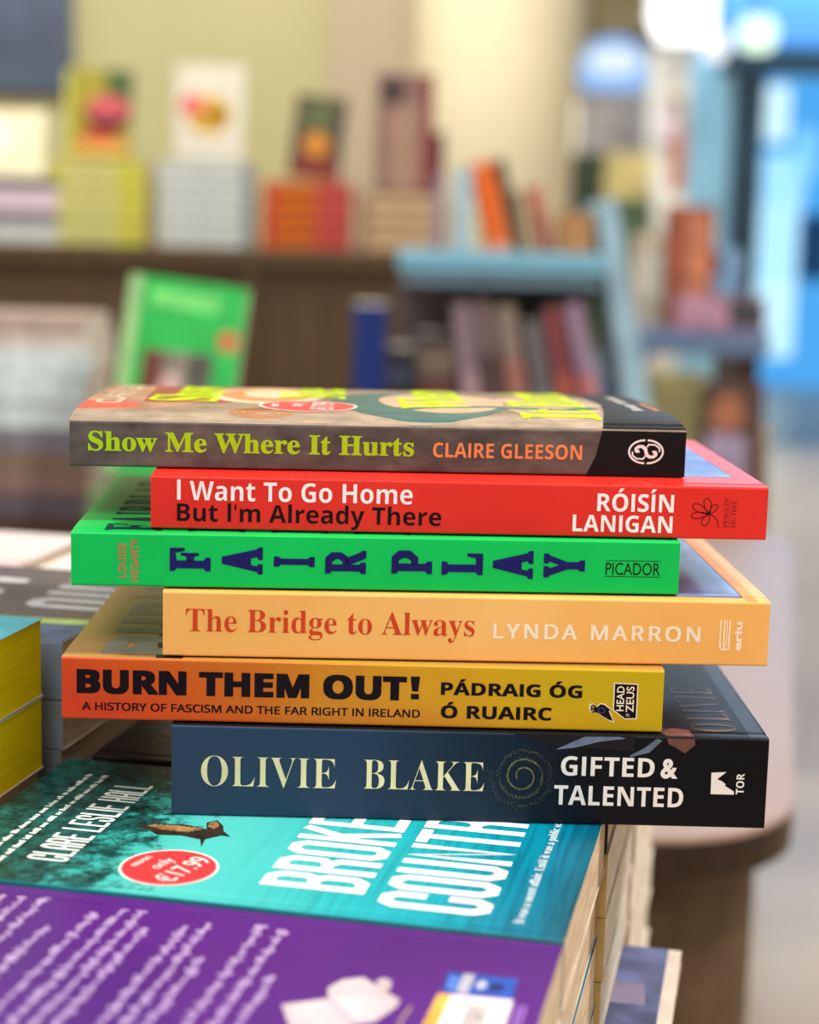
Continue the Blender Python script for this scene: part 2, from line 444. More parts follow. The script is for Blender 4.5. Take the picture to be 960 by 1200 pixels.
def art_red(s, t):
    s.text('I Want To Go Home', 10.1, 100.6, 11.6, 19.0, WHITE2, 'sans', -.004)
    s.text("But I'm Already There", 10.1, 111.9, 3.4, 10.2, INK, 'sans', -.004)
    s.text('RÓISÍN', 172.2, 202.0, 10.5, 17.4, WHITE2, 'sans')
    s.text('LANIGAN', 162.9, 201.8, 2.4, 8.9, WHITE2, 'sans')
    def petal(ang, ln, wd):
        c = (215.9, 10.2); out = []
        for k in range(0, 17):
            a = 2*PI*k/16; r_ = (1-math.cos(a))/2*ln; w_ = math.sin(a)*wd*(.35+.65*(1-math.cos(a))/2)
            out.append((c[0]+r_*math.cos(ang)-w_*math.sin(ang), c[1]+r_*math.sin(ang)+w_*math.cos(ang)))
        return out
    for a, ln, wd in ((102,6.2,1.9),(152,7.4,1.9),(52,4.6,1.5),(188,7.0,1.7),(245,5.0,1.9)):
        s.polys(stroke(petal(math.radians(a), ln, wd), .28), INK, 2)
    s.polys(stroke([(215.9,10.2),(218,9.2),(219.2,7.6),(219.8,5)], .32), INK, 2)
    s.text('PENGUIN', 221.6, 223.4, 5, 16.3, M((120,24,20), .45), 'serif', rot=1, w=-.01)
    s.text('FIG TREE', 224.7, 226.4, 5, 15.6, M((120,24,20), .45), 'serif', rot=1, w=-.01)
    s.poly([(223.9,4.8),(224.05,4.8),(224.05,16.4),(223.9,16.4)], M((120,24,20), .45), 2)
    t.poly([(10,25),(230,25),(230,142),(10,142)], SKY1, 1)
    t.polys(stroke([(10,25),(230,25),(230,142)], .5), M((110,40,60), .4), 1.5)
b1 = make_book('paperback_book', 'bright red paperback, second from the top of the front stack', 'books in the front stack',
    BK[1][3], WD, TH[1], RED, RED, RED, PAGES, (.0002,.0208), 0, art_red, loc=where(1), rz=BK[1][2])

# --- 3 green
GREEN = M((0,192,84), .36, .03, 20); NAVY = M((20,14,92), .45, .1); CORAL = M((210,106,80), .5, .05)
NAVYTOP = M((18,62,60), .5, .1)
SLAB = {
'F':[[(0,0),(.62,0),(.62,.08),(.46,.14),(.46,.86),(.9,.9),(1,.66),(1.08,.66),(1.08,1),(0,1),(0,.92),(.14,.86),(.14,.14),(0,.08)],[(.4,.42),(.72,.42),(.78,.3),(.84,.3),(.84,.72),(.78,.72),(.72,.58),(.4,.58)]],
'A':[[(0,0),(.42,0),(.42,.07),(.3,.12),(.38,.3),(.74,.3),(.82,.12),(.68,.07),(.68,0),(1.2,0),(1.2,.07),(1.1,.12),(.74,1),(.48,1),(.12,.12),(0,.07)]],
'I':[[(0,0),(.56,0),(.56,.08),(.43,.14),(.43,.86),(.56,.92),(.56,1),(0,1),(0,.92),(.13,.86),(.13,.14),(0,.08)]],
'R':[[(0,0),(.56,0),(.56,.08),(.44,.14),(.44,.86),(.14,.86),(.14,.14),(0,.08)],[(0,1),(0,.92),(.14,.86),(.66,.86),(.8,.76),(.8,.66),(.66,.56),(.4,.56),(.4,.42),(.78,.42),(1.1,.62),(1.1,.84),(.8,1)],[(.46,.46),(.76,.5),(1.12,.1),(1.2,.08),(1.2,0),(.86,0)]],
'P':[[(0,0),(.58,0),(.58,.08),(.46,.14),(.46,.86),(.14,.86),(.14,.14),(0,.08)],[(0,1),(0,.92),(.14,.86),(.66,.86),(.8,.76),(.8,.6),(.66,.5),(.4,.5),(.4,.36),(.78,.36),(1.12,.56),(1.12,.82),(.8,1)]],
'L':[[(0,0),(1.02,0),(1.02,.36),(.94,.36),(.84,.14),(.46,.14),(.46,.86),(.6,.92),(.6,1),(0,1),(0,.92),(.14,.86),(.14,.14),(0,.08)]],
'Y':[[(.34,0),(.86,0),(.86,.08),(.76,.14),(.76,.44),(1.1,.88),(1.2,.92),(1.2,1),(.74,1),(.74,.92),(.86,.88),(.62,.56),(.4,.88),(.52,.92),(.52,1),(0,1),(0,.92),(.1,.88),(.44,.44),(.44,.14),(.34,.08)]],
}
def slab(f, ch, u0, u1, v0, v1, mat, k=2):      # letter turned a quarter turn, reading upwards
    mx = max(p[0] for q in SLAB[ch] for p in q)
    for q in SLAB[ch]: f.poly([(u1-y*(u1-u0), v0+x/mx*(v1-v0)) for x, y in q], mat, k)
def art_green(s, t):
    for ch, u0, u1, v0, v1 in (('F',37.8,52.8,7.0,15.5),('A',57.6,72.7,6.1,16.2),('I',77.5,92.6,9.3,12.8),('R',97.2,112.3,6.9,15.5),
                               ('P',122.7,137.8,7.3,15.9),('L',142,157.4,7.2,15.2),('A',161.8,176.9,6,16.5),('Y',181.5,197,6.8,15.7)):
        for n, (du, dv) in enumerate(((0,0),(.3,.25),(-.3,-.25),(.3,-.25),(-.3,.25))): slab(s, ch, u0+du, u1+du, v0+dv, v1+dv, NAVY, 2+.3*n)
    s.text('PICADOR', 205.4, 226.6, 8.0, 12.7, INK, 'plain', .0)
    for a in (7.2, 13.4): s.poly([(205.2,a),(226.8,a),(226.8,a+.22),(205.2,a+.22)], INK, 2)
    for body, u0, v0, v1 in (('LOUISE', 18.0, 3.8, 17.2), ('HEGARTY', 22.7, 2.4, 19)):
        s.text(body, u0, u0+2.9, v0, v1, CORAL, 'sansr', 0, rot=1, bold=.1)
    # front cover: rows of slab letters reading away from the spine
    for row, (u0, u1) in enumerate(((12,34),(44,66),(76,98),(108,130))):
        v = 5
        for ch in 'FAIRPLAY':
            wd = 7 if ch == 'I' else 15
            slab(t, ch, u0, u1, v, v+wd*.86, NAVYTOP, 1); v += wd+2.4
b2 = make_book('paperback_book', 'emerald green paperback with navy capitals, under the bright red one', 'books in the front stack',
    BK[2][3], WD, TH[2], GREEN, GREEN, GREEN, PAGES, (.0004,.0212), 0, art_green, loc=where(2), rz=BK[2][2])

# --- 4 apricot
APRI, nt, b = nodes('apricot_cover'); b.inputs['Roughness'].default_value = .36
n1 = noise(nt, coords(nt), 12, 3); r1 = ramp(nt, [(.3,(240,170,84)),(.7,(250,188,106))]); nt.links.new(n1, r1.inputs[0]); nt.links.new(r1.outputs[0], b.inputs['Base Color'])
RUST = M((206,64,20), .45, .03); PALE = M((250,228,200), .45, .02)
def art_apri(s, t):
    s.text('The Bridge to Always', 8.8, 119.6, 10.1, 18.9, RUST, 'serif', -.004)
    s.text('LYNDA MARRON', 127.1, 206.8, 9.6, 15.3, PALE, 'sansr', 0, 1.3, bold=.24)
    for u in (214.8, 216.3): s.polys(stroke([(u,18.3),(u,9),(u+.25,7.2),(u+.9,6.5)], .55), PALE, 2)
    s.polys(stroke([(215.2,6.7),(217.4,6.5),(218.3,7.2),(218.4,18.3)], .6), PALE, 2)
    s.polys(stroke([(217.3,18.3),(217.3,8)], .3), PALE, 2)
    s.text('eriu', 220.3, 223.0, 6.3, 17.8, PALE, 'plain', .04, rot=1)
    t.poly([(8,7),(224,7),(224,144),(8,144)], SKY2, 1)
    t.polys(stroke([(8,7),(224,7),(224,144)], .4), M((70,52,48), .5), 1.4)
    t.poly([(224.6,0),(229.0,0),(229.0,153),(224.6,153)], M((226,148,66), .4), 1.2)
b3 = make_book('paperback_book', 'apricot paperback with rust serif title, under the emerald green one', 'books in the front stack',
    BK[3][3], WD, TH[3], APRI, APRI, APRI, PAGES, (.0002,.0256), 0, art_apri, loc=where(3), rz=BK[3][2])

# --- 5 orange to yellow
BURN, nt, b = nodes('burn_cover'); b.inputs['Roughness'].default_value = .33
tc = nt.nodes.new('ShaderNodeTexCoord'); sx = nt.nodes.new('ShaderNodeSeparateXYZ'); nt.links.new(tc.outputs['Object'], sx.inputs[0])
n1 = noise(nt, coords(nt, (12, 12, 30)), 1.4, 4)
f = math_(nt, 'ADD', math_(nt, 'MULTIPLY', sx.outputs[0], 4.0), math_(nt, 'MULTIPLY', math_(nt, 'SUBTRACT', n1, .5), .35))
f = math_(nt, 'ADD', f, math_(nt, 'MULTIPLY', math_(nt, 'SUBTRACT', sx.outputs[2], .013), 5.0))
r1 = ramp(nt, [(.0,(204,64,26)),(.16,(208,84,18)),(.3,(202,104,20)),(.5,(206,134,26)),(.68,(212,158,12)),(.9,(196,166,8))]); nt.links.new(f, r1.inputs[0]); nt.links.new(r1.outputs[0], b.inputs['Base Color'])
BURNT, nt, b = nodes('burn_front'); b.inputs['Roughness'].default_value = .33
n1 = noise(nt, coords(nt), 16, 4); r1 = ramp(nt, [(.3,(204,134,76)),(.5,(184,138,70)),(.7,(178,150,46))]); nt.links.new(n1, r1.inputs[0]); nt.links.new(r1.outputs[0], b.inputs['Base Color'])
BURNINK = M((22,12,18), .45, .1, 60, .12)
def art_burn(s, t):
    s.text('BURN THEM OUT', 6.3, 132.0, 11.0, 19.8, BURNINK, 'sans', 0, bold=.55)
    s.poly([(133.9,20.3),(137.6,20.3),(137,14.4),(134.6,14.4)], BURNINK, 2); s.poly([(134.2,11.3),(137.3,11.3),(137.3,13.4),(134.2,13.4)], BURNINK, 2)
    s.text('A HISTORY OF FASCISM AND THE FAR RIGHT IN IRELAND', 7.9, 137.8, 4.1, 7.1, BURNINK, 'sansr', 0, bold=.11)
    s.text('PÁDRAIG ÓG', 145.8, 199.9, 13.4, 18.2, BURNINK, 'sans', 0, bold=.13)
    s.text('Ó RUAIRC', 146.0, 188.5, 4.2, 9.1, BURNINK, 'sans', 0, bold=.13)
    zb_ = [(212.5,19.3),(221.1,19.1),(221.1,5.9),(216.8,5.7),(212.5,9.0)]
    cx, cy = 217, 12.5; s.poly([(cx+(x-cx)*1.1, cy+(y-cy)*1.06) for x, y in zb_], PALE, 1.5); s.poly(zb_, BURNINK, 2)
    s.text('HEAD', 213.4, 216.2, 8.6, 18.4, PALE, 'plain', .01, rot=1, k=3); s.text('ZEUS', 217.1, 220.0, 8.2, 18.4, PALE, 'plain', .01, rot=1, k=3)
    s.text('OF', 217.3, 218.5, 6.5, 7.6, PALE, 'plain', 0, rot=1, k=3)
    owl = [(203.5,10.5),(204.5,11.0),(205.3,10.5),(205.9,9.8),(207.3,11.1),(208.7,10.9),(211.3,8.9),(210.5,8.5),(212.4,4.5),(210.6,5.0),(208.7,6.1),(206.3,7.6),(205.0,7.8),(204.1,7.6),(203.5,8.8)]
    cx, cy = 207.6, 8.2; s.poly([(cx+(x-cx)*1.12, cy+(y-cy)*1.15) for x, y in owl], PALE, 1.5); s.poly(owl, BURNINK, 2)
    s.ellipse((204.4,9.9), .55, .6, M((140,110,80), .4), 3); s.ellipse((204.4,8.5), .5, .55, M((140,110,80), .4), 3)
    s.ellipse((207.8,8.6), 1.5, 1.1, M((70,70,110), .4), 3, hole=.75)
    # front cover lettering reading away from the spine
    P, w = block_text('BURN', 26, 34, 6, 9)
    BK_ = M((36,34,26), .35, .1); GT = M((140,132,120), .35, .08)
    t.poly([(36,1),(46,1),(60,60),(60,150),(26,150),(30,60)], BK_, 1)
    t.polys([[(46-y*.95, 6+x*1.05) for x, y in q] for q in P], GT, 1.6)
    P, w = block_text('THEM', 26, 34, 6, 8)
    t.polys([[(92-y*.95, 6+x*1.05) for x, y in q] for q in P], BK_, 1.6)
b4 = make_book('paperback_book', 'orange to yellow paperback with heavy black title, under the apricot one', 'books in the front stack',
    BK[4][3], WD, TH[4], BURN, BURNT, BURN, PAGES, (.0003,.0248), 0, art_burn, loc=where(4), rz=BK[4][2])

# --- 6 navy
NAVYC, nt, b = nodes('navy_cover'); b.inputs['Roughness'].default_value = .42; b.inputs['Specular IOR Level'].default_value = .15
tc = nt.nodes.new('ShaderNodeTexCoord'); sx = nt.nodes.new('ShaderNodeSeparateXYZ'); nt.links.new(tc.outputs['Object'], sx.inputs[0])
n1 = noise(nt, coords(nt), 20, 4)
f = math_(nt, 'ADD', math_(nt, 'MULTIPLY', sx.outputs[0], 4.3), math_(nt, 'MULTIPLY', math_(nt, 'SUBTRACT', n1, .5), .25))
r1 = ramp(nt, [(.0,(46,66,90)),(.35,(35,56,79)),(.55,(20,36,50)),(.72,(11,13,19)),(.95,(9,10,14))]); nt.links.new(f, r1.inputs[0]); nt.links.new(r1.outputs[0], b.inputs['Base Color'])
GOLDT = M((226,214,166), .4, .05); GOLDD = M((116,110,76), .4, .2, 300); GOLDF = M((104,72,40), .35, .1)
CUFF = M((104,116,140), .4, .15, 150); HAND = M((104,64,56), .4, .2, 120)
def art_navy(s, t):
    s.text('OLIVIE', 11.4, 63.5, 12.1, 24.0, GOLDT, 'serif', -.012, 1.0)
    s.text('BLAKE', 74.0, 120.6, 12.4, 24.1, GOLDT, 'serif', -.012, 1.0)
    s.text('GIFTED', 150.0, 186.0, 19.8, 27.4, WHITE, 'sans')
    s.text('&', 188.4, 195.0, 19.9, 27.5, WHITE, 'plain', .035)
    s.text('TALENTED', 147.7, 197.6, 8.05, 15.8, WHITE, 'sans')
    s.poly([(208.0,22.3),(213.8,22.7),(210.3,19.7),(212.2,19.0),(213.8,17.7),(213.3,17.2),(217.0,15.0),(217.1,13.7),(208.1,13.7)], WHITE, 2)
    s.text('TOR', 217.8, 220.8, 13.9, 22.2, WHITE, 'sans', rot=1)
    s.poly([(131,36),(146,31.5),(178,30),(178,36)], M((18,18,22), .4), 1)
    s.poly([(147.7,30.0),(158.7,35.4),(172.2,35.6),(174.5,35),(164.8,33.6),(154.4,30.8)], CUFF, 1.5)
    s.poly([(176.4,27.6),(183.8,29.7),(188.5,34.6),(186.5,35.3),(181.5,31.2),(176.3,28.4)], M((96,104,120), .4, .15), 1.5)
    s.poly([(190.3,35.4),(200.8,35.4),(201.3,33.2),(197.4,29.7),(194.3,31.5),(190.9,33.3)], HAND, 1.5)
    rnd = random.Random(3)
    cx, cy = 135.4, 19.0
    th = 0
    while th < 6.2*PI:
        r_ = 2.3+th*.53; fuzz = .12+.05*th
        for _ in range(3 if th < 4*PI else 2):
            rr = r_+rnd.gauss(0, fuzz*.55); x, y = cx+rr*math.cos(-th+3.6), cy+rr*1.03*math.sin(-th+3.6); q = rnd.uniform(.05,.15)
            s.poly([(x-q,y-q),(x+q,y-q),(x+q,y+q),(x-q,y+q)], GOLDD, 1.5)
        th += .05
    s.polys(stroke([(cx+(2.3+.53*a)*math.cos(-a+3.6), cy+(2.3+.53*a)*math.sin(-a+3.6)) for a in [k*.15 for k in range(62)]], .35), GOLDD, 1.5)
    for j, ch in enumerate('OLIVIE'):
        w = 4 if ch == 'I' else 11
        v0 = 8+[0,15,27,34,48,55][j]
        t.text(ch, 202, 219, v0, v0+w, GOLDF, 'serif', -.01, rot=1, k=1.5)
    t.poly([(190,1),(201,1),(200,9),(194,12),(189,8)], HAND, 1.2)
    t.poly([(176,14),(191,10),(186,22),(176,26)], M((96,104,120), .4, .15), 1.2)
    t.poly([(222.5,0),(228.6,0),(228.6,153),(222.5,153)], M((46,46,54), .36, .1, 60, .2), 1.2)
b5 = make_book('paperback_book', 'thick navy paperback with pale gold lettering, at the bottom of the front stack', 'books in the front stack',
    BK[5][3], WD, TH[5], NAVYC, M((22,20,22), .38, .2, 60, .12), NAVYC, PAGES, (.0002,.0360), 0, art_navy, loc=where(5), rz=BK[5][2])

# ============================================================ BOOKS THE STACK STANDS ON
TX, TY, TR = .0537, .5346, -.208
def tl(a, b): return (TX+a*math.cos(TR)-b*math.sin(TR), TY+a*math.sin(TR)+b*math.cos(TR))
TABZ = CAMZ-.45
# turquoise cover
TEAL, nt, b = nodes('turquoise_cover'); b.inputs['Roughness'].default_value = .33
tc = nt.nodes.new('ShaderNodeTexCoord'); sx = nt.nodes.new('ShaderNodeSeparateXYZ'); nt.links.new(tc.outputs['Object'], sx.inputs[0])
nw = noise(nt, coords(nt, (6, 1.5, 1)), 3, 3)
base = ramp(nt, [(.0,(20,140,136)),(.2,(50,178,172)),(.40,(88,204,196)),(.62,(44,186,190)),(.8,(6,166,184)),(.93,(0,124,156)),(1,(0,88,108))])
nt.links.new(math_(nt, 'ADD', math_(nt, 'MULTIPLY', sx.outputs[0], 4.35), math_(nt, 'MULTIPLY', math_(nt, 'SUBTRACT', nw, .5), .25)), base.inputs[0])
wv = noise(nt, coords(nt, (420, 14, 1), (0,0,.35)), 1, 4, .6)
wr = ramp(nt, [(.36,(70,120,130)),(.55,(255,255,255)),(.75,(255,255,255))]); nt.links.new(wv, wr.inputs[0])
wm = ramp(nt, [(.42,(0,0,0)),(.6,(140,140,140)),(1,(190,190,190))]); nt.links.new(math_(nt, 'MULTIPLY', sx.outputs[0], 4.35), wm.inputs[0])
c1 = mix(nt, wm.outputs[0], base.outputs[0], mix(nt, 1.0, base.outputs[0], wr.outputs[0], 'MULTIPLY'))
tn = noise(nt, coords(nt), 55, 10, .78)
tmask = math_(nt, 'ADD', tn, math_(nt, 'ADD', math_(nt, 'MULTIPLY', sx.outputs[0], -5.6), .13))
tr_ = ramp(nt, [(.36,(0,0,0)),(.45,(255,255,255))]); nt.links.new(math_(nt, 'ADD', tmask, .12), tr_.inputs[0])
dk = noise(nt, coords(nt), 160, 5, .7); dr = ramp(nt, [(.4,(8,48,48)),(.65,(34,110,104))]); nt.links.new(dk, dr.inputs[0])
nt.links.new(mix(nt, tr_.outputs[0], c1, dr.outputs[0]), b.inputs['Base Color'])
WL = M((240,250,248), .42, .02); WHT = M((255,255,250), .42, .02)
BIRD = M((46,34,24), .4, .4, 260); BIRDL = M((140,106,66), .4, .4, 300)
TL_ = .2297
def art_teal(s, t):
    X = lambda a: a+229.7          # distances were taken from the right-hand edge
    def blk(body, a_base, a_cap, v0, lw, gap, sw, mat=WHT):
        P, w = block_text(body, lw, a_base-a_cap, gap, sw)
        t.polys([[(X(a_base-y), v0+x) for x, y in q] for q in P], mat, 2)
    blk('BROKEN', -72, -109.5, 20.5, 14.2, 2.0, 4.6)
    blk('COUNTRY', -27.2, -66, 12.5, 14.2, 2.0, 4.6)
    blk('CLARE LESLIE HALL', -181.5, -197, 21.5, 4.9, .9, 1.55, WL)
    t.text('It was a secret affair. Until it was a public scandal.', X(-18.5), X(-15.1), 9.8, 126, WL, 'serif', -.004, rot=1)
    for a, v0 in ((-204, 33), (-211, 38)):
        print_row(t, X(a), v0-26, 118, 2.6, WL, int(-a))
    P = [(-170.9,64.5),(-166.5,69.0),(-153.3,71.1),(-144.6,68.3),(-147.0,75.6),(-144.0,79.2),(-139.6,73.3),(-138.0,68.4),(-133.5,62.8),(-137.0,63.5),(-141.6,57.9),(-140.4,49.9),(-143.5,57.4),(-151.6,59.3),(-160.5,57.6),(-165.0,61.5)]
    t.poly([(X(a), v) for a, v in P], BIRD, 2)
    t.poly([(X(a), v) for a, v in [(-168,66),(-158,69.6),(-146,67.5),(-150,63),(-160,63)]], BIRDL, 3)
    for q in range(9):
        a0 = -167+q*2.2; t.polys(stroke([(X(a0), 65.5+q*.25), (X(a0+2.6), 68.3+q*.12)], .45), M((190,150,104), .5), 3.6)
    t.poly([(X(a), v) for a, v in [(-146,75),(-144,78),(-141,73.4),(-142,69),(-145,71)]], BIRDL, 3)
def teal_edge_book(name, label, group, art, z, t, front, spine, a0, b0, L, W, pages=PAGES, rz=0, zs=None):
    x, y = tl(a0, b0)
    return make_book(name, label, group, L, W, t, spine, front, spine, pages, zs, 0, art, loc=(x, y, z), rz=TR+rz)
TEALS = M((20,120,128), .35, .1)
bt = teal_edge_book('paperback_book', 'turquoise paperback with white capitals and a bird, directly under the front stack', None, art_teal,
    ZB-.0259, .0259, TEAL, TEALS, -.2297, 0, .2297, .1375)
def top_teal(u, v, k): return (u/1000, v/1000, .0259+.0001+k/1000)
sticker(bt, (229.7-144.5, 26.6), 17.8, math.radians(74), top_teal)
# copies beneath
def pile_under(bottom, zs_top, n, name, label, group, a0, b0, L, W, front, spine, pages=PAGES, jit=.0015, seed=1, rzj=.012):
    rnd = random.Random(seed); bot = bottom or TABZ; h = (zs_top-bot)/n
    first = None
    for k in range(n):
        z = bot+h*k; ja, jb = rnd.uniform(-jit, jit*.3), rnd.uniform(-jit, jit*.2)
        if first is None:
            first = teal_edge_book(name, label, group, None, z, h, front, spine, a0+ja, b0+jb, L, W, pages)
        else:
            x, y = tl(a0+ja, b0+jb); copy_thing(first, loc=(x, y, z), rz=TR)
    return first
pile_under(None, ZB-.0259-.0002, 7, 'paperback_book', 'turquoise-covered paperback in the pile directly beneath the turquoise bird novel', 'turquoise paperbacks piled beneath',
    -.2297, .0012, .2285, .1362, TEAL, TEALS, seed=4)

# purple, back cover upwards: spine is the far edge
PURP = M((84,34,124), .3, .06, 12); LILAC = M((222,190,236), .45, .04)
BOOKP = M((206,186,190), .5, .1, 60); BLUEP = M((46,84,178), .4, .2, 90); ORP = M((244,176,84), .4, .1)
def art_purple(s, t):
    # face seen here is laid out with x along the book and y away from the far spine
    def Q(a, b): return (-a, -b-2.5)
    rnd = random.Random(5)
    for a, b in [(-181.2,-12),(-174,-10.7),(-163.6,-33.1),(-152.9,-18.6),(-145.1,-13.2),(-138.5,-13),(-132.3,-26.2),(-120.5,-21.1),(-114,-17.1),(-107.5,-43.2),(-96.8,-13.9),(-89,-15.7),(-82.3,-50.5),(-188.5,-12),(-196,-30),(-204,-10),(-211,-14)]:
        bb = b
        while bb > -146:                     # rows of tiny illegible print
            ln = rnd.uniform(3, 9)
            x = bb
            while x > bb-ln:
                w = rnd.uniform(.8, 1.5); up = rnd.uniform(1.3, 1.8) if rnd.random() < .65 else rnd.uniform(2.5, 3.3); dn = rnd.uniform(.8, 1.4) if rnd.random() < .25 else 0
                p = [Q(a+dn, x), Q(a-up, x), Q(a-up, x-w*.8), Q(a+dn, x-w*.8)]
                t.poly(p, LILAC, 1.5); x -= w*rnd.uniform(1.1, 1.6)
            bb = x-1.1
    t.poly([Q(*p) for p in [(-75,-69),(-62.9,-61.5),(-50.7,-76),(-64.3,-91.6)]], BOOKP, 1.5)
    t.poly([Q(*p) for p in [(-62.9,-61.5),(-64.8,-54.4),(-62.1,-47.6),(-56.3,-44.2),(-41.8,-57),(-42.3,-62.1),(-46.2,-72.9),(-50.7,-76)]], BOOKP, 1.7)
    t.polys(stroke([Q(*p) for p in [(-62.9,-61.5),(-57,-69),(-50.7,-76)]], .7), M((150,130,150), .5), 2)
    t.poly([Q(*p) for p in [(-52,-45.7),(-50.5,-42.6),(-47.3,-44.4),(-46.5,-50.7),(-49.5,-52)]], BOOKP, 1.5)
    t.polys(stroke([Q(*p) for p in [(-38,-60),(-39,-72),(-37,-80)]], .8), M((186,150,130), .5), 1.5)
    t.poly([Q(*p) for p in [(-31.9,-32.9),(-10,-32.8),(-10,-47.1),(-31.5,-47.9)]], BLUEP, 1.5)
    t.poly([Q(*p) for p in [(-27,-33.2),(-23.4,-33.2),(-23.4,-47.2),(-27,-47.2)]], M((186,184,196), .5), 2)
    for p0 in (-30.2, -28.6): t.poly([Q(*p) for p in [(p0,-36),(p0+.8,-36),(p0+.8,-46),(p0,-46)]], M((110,150,230), .5), 2)
    t.ellipse(Q(-20.4,-40), 1.6, 3.2, M((190,196,214), .5), 2); t.poly([Q(*p) for p in [(-18,-38),(-13.5,-38),(-13.5,-43),(-18,-43)]], M((30,44,90), .5), 2)
    t.poly([Q(*p) for p in [(-32,-49.3),(-9.4,-48),(-9.3,-84),(-32.3,-84)]], WHITE2, 1.5)
    t.poly([Q(*p) for p in [(-32,-49.3),(-28,-49.1),(-28,-84),(-32.3,-84)]], ORP, 2)
    for k in range(14):
        v = -54-k*1.9; t.poly([Q(-22,v), Q(-15.5,v), Q(-15.5,v-rnd.choice((.5,.9,1.2))), Q(-22,v-.9)], M((90,84,84), .5), 2)
    for a in (-7.6, -5.8): t.poly([Q(a,-51), Q(a+.9,-51), Q(a+.9,-70), Q(a,-70)], M((160,116,200), .5), 1.5)
def purple_pos(a, b):
    x, y = tl(a, b); return x, y
def flipz(a, b, z):              # spine along the far edge: turned half round about z
    x, y = tl(a, b)
    return Matrix.Translation((x, y, z)) @ Matrix.Rotation(TR+PI, 4, 'Z')
PURS = M((78,34,112), .35, .08)
hP = .0262
bp_ = make_book('paperback_book', 'purple paperback lying back cover up in front of the turquoise one', None, .2297, .152, hP, PURS, PURP, PURP, PAGES, None, 0, art_purple, mat=flipz(0, -.0025, ZB-hP-.0003))
nP = 7; h = (ZB-hP-.0003-TABZ-.0002)/nP; first = None
for k in range(nP):
    mt = flipz(-.0006*(k%3), -.003-.0004*(k%2), TABZ+h*k)
    if first is None: first = make_book('paperback_book', 'purple paperback in the pile beneath the purple one with its back cover up', 'purple paperbacks piled beneath', .2285, .151, h, PURS, PURP, PURP, PAGES, mat=mt)
    else: copy_thing(first, mat=mt)

# yellow sprayed edges with cyan covers, left
CYAN = M((78,196,214), .32, .05); CYANS = M((60,150,150), .4, .1)
def art_cyan(s, t):
    t.poly([(14,60),(150,60),(150,66),(14,66)], M((40,90,120), .4), 1); t.poly([(14,90),(196,90),(196,93),(14,93)], M((40,90,120), .4), 1)
zY = [0, .031, .064]
for k in range(2):
    x, y = tl(-.2345-.21, -.008)
    make_book('paperback_book', ('cyan-covered book with yellow sprayed page edges, upper of the two by the left edge', 'yellow-edged book lying beneath the cyan-topped one by the left edge')[1-k],
        None, .21, .1305, zY[k+1]-zY[k]-.0003, CYANS, CYAN, CYANS, PAGES_Y, None, 0, art_cyan if k else None, loc=(x, y, ZB+zY[k]), rz=TR)
pile_under(None, ZB-.0002, 8, 'paperback_book', 'plain grey-green paperback in the pile below the yellow-edged books', 'grey-green paperbacks piled at the left', -.2345-.21, -.008, .21, .1305, M((120,150,140), .4), M((120,150,140), .4), seed=8)

# second row behind: black cover with gold letters, dark cover with white letters
BLK = M((30,26,28), .38, .2); GOLDL = M((150,130,66), .4, .1)
def art_black(s, t):
    t.text('TOM', 18, 34, 22, 70, GOLDL, 'serif', rot=1, k=1.5)
    t.poly([(52,1),(120,1),(120,10),(60,12)], M((120,112,112), .4, .1), 1)
    t.poly([(8,62),(60,70),(90,130),(6,130)], M((120,108,80), .4, .3, 60), 1)
teal_edge_book('paperback_book', 'black paperback with dull gold letters, flat behind the turquoise novel', None, art_black, ZB-.022, .022, BLK, BLK, -.222, .1445, .222, .1375)
pile_under(CAMZ-.330, ZB-.0222, 3, 'paperback_book', 'tan-spined paperback in the pile right beneath the black and gold one', 'tan paperbacks piled behind the turquoise novel', -.222, .1445, .2225, .1375, M((150,128,100), .4), M((190,160,100), .4), PAGES_W, seed=5, jit=.0025)
pile_under(None, CAMZ-.3367, 4, 'paperback_book', 'ochre-spined paperback in the pile under the blue and white magazine', 'ochre paperbacks piled under the magazine', -.222, .1445, .2225, .1375, M((150,128,100), .4), M((190,160,100), .4), PAGES_W, seed=15)
x, y = tl(.0277-.2, .1455)
def art_mag(s, t): t.poly([(0,0),(200,0),(200,110),(0,110)], M((214,198,180), .4), 1); t.poly([(10,8),(194,8),(194,110),(10,110)], M((88,92,130), .4, .3, 40), 1.6); t.poly([(20,40),(188,44),(186,66),(20,64)], M((128,116,140), .4), 2.2)
make_book('magazine', 'blue and white magazine jutting out at the right from the piles of paperbacks', None, .2, .108, .0062, M((214,198,180), .4), M((214,198,180), .4), M((238,232,224), .4), PAGES_W, None, 0, art_mag, loc=(x, y, CAMZ-.3365), rz=TR, cat='magazine', crease=False)
DARKC, nt, b = nodes('dark_letter_cover'); b.inputs['Roughness'].default_value = .35
n1 = noise(nt, coords(nt), 14, 4); r1 = ramp(nt, [(.3,(60,66,96)),(.45,(104,92,92)),(.6,(86,78,84)),(.75,(120,108,104))]); nt.links.new(n1, r1.inputs[0]); nt.links.new(r1.outputs[0], b.inputs['Base Color'])
def art_dark(s, t):
    P, w = block_text('OUT', 24, 46, 8, 8)
    t.polys([[(216-y, 62+x*.9) for x, y in q] for q in P], M((214,214,216), .4), 1.5)
    t.polys([[(150-y, 40+x) for x, y in q] for q in P], M((214,214,216), .4), 1.5)
    t.poly([(120,1),(217,1),(217,42),(120,36)], M((84,104,140), .4, .25, 50), 1)
    t.poly([(120,24),(217,34),(217,44),(120,36)], M((186,214,120), .4, .15, 80), 1.3)
teal_edge_book('paperback_book', 'dark paperback with big pale letters and a blue band, behind the cyan book', None, art_dark, ZB+.022, .026, DARKC, M((120,132,150), .4), -.236-.218, .146, .218, .150, PAGES)
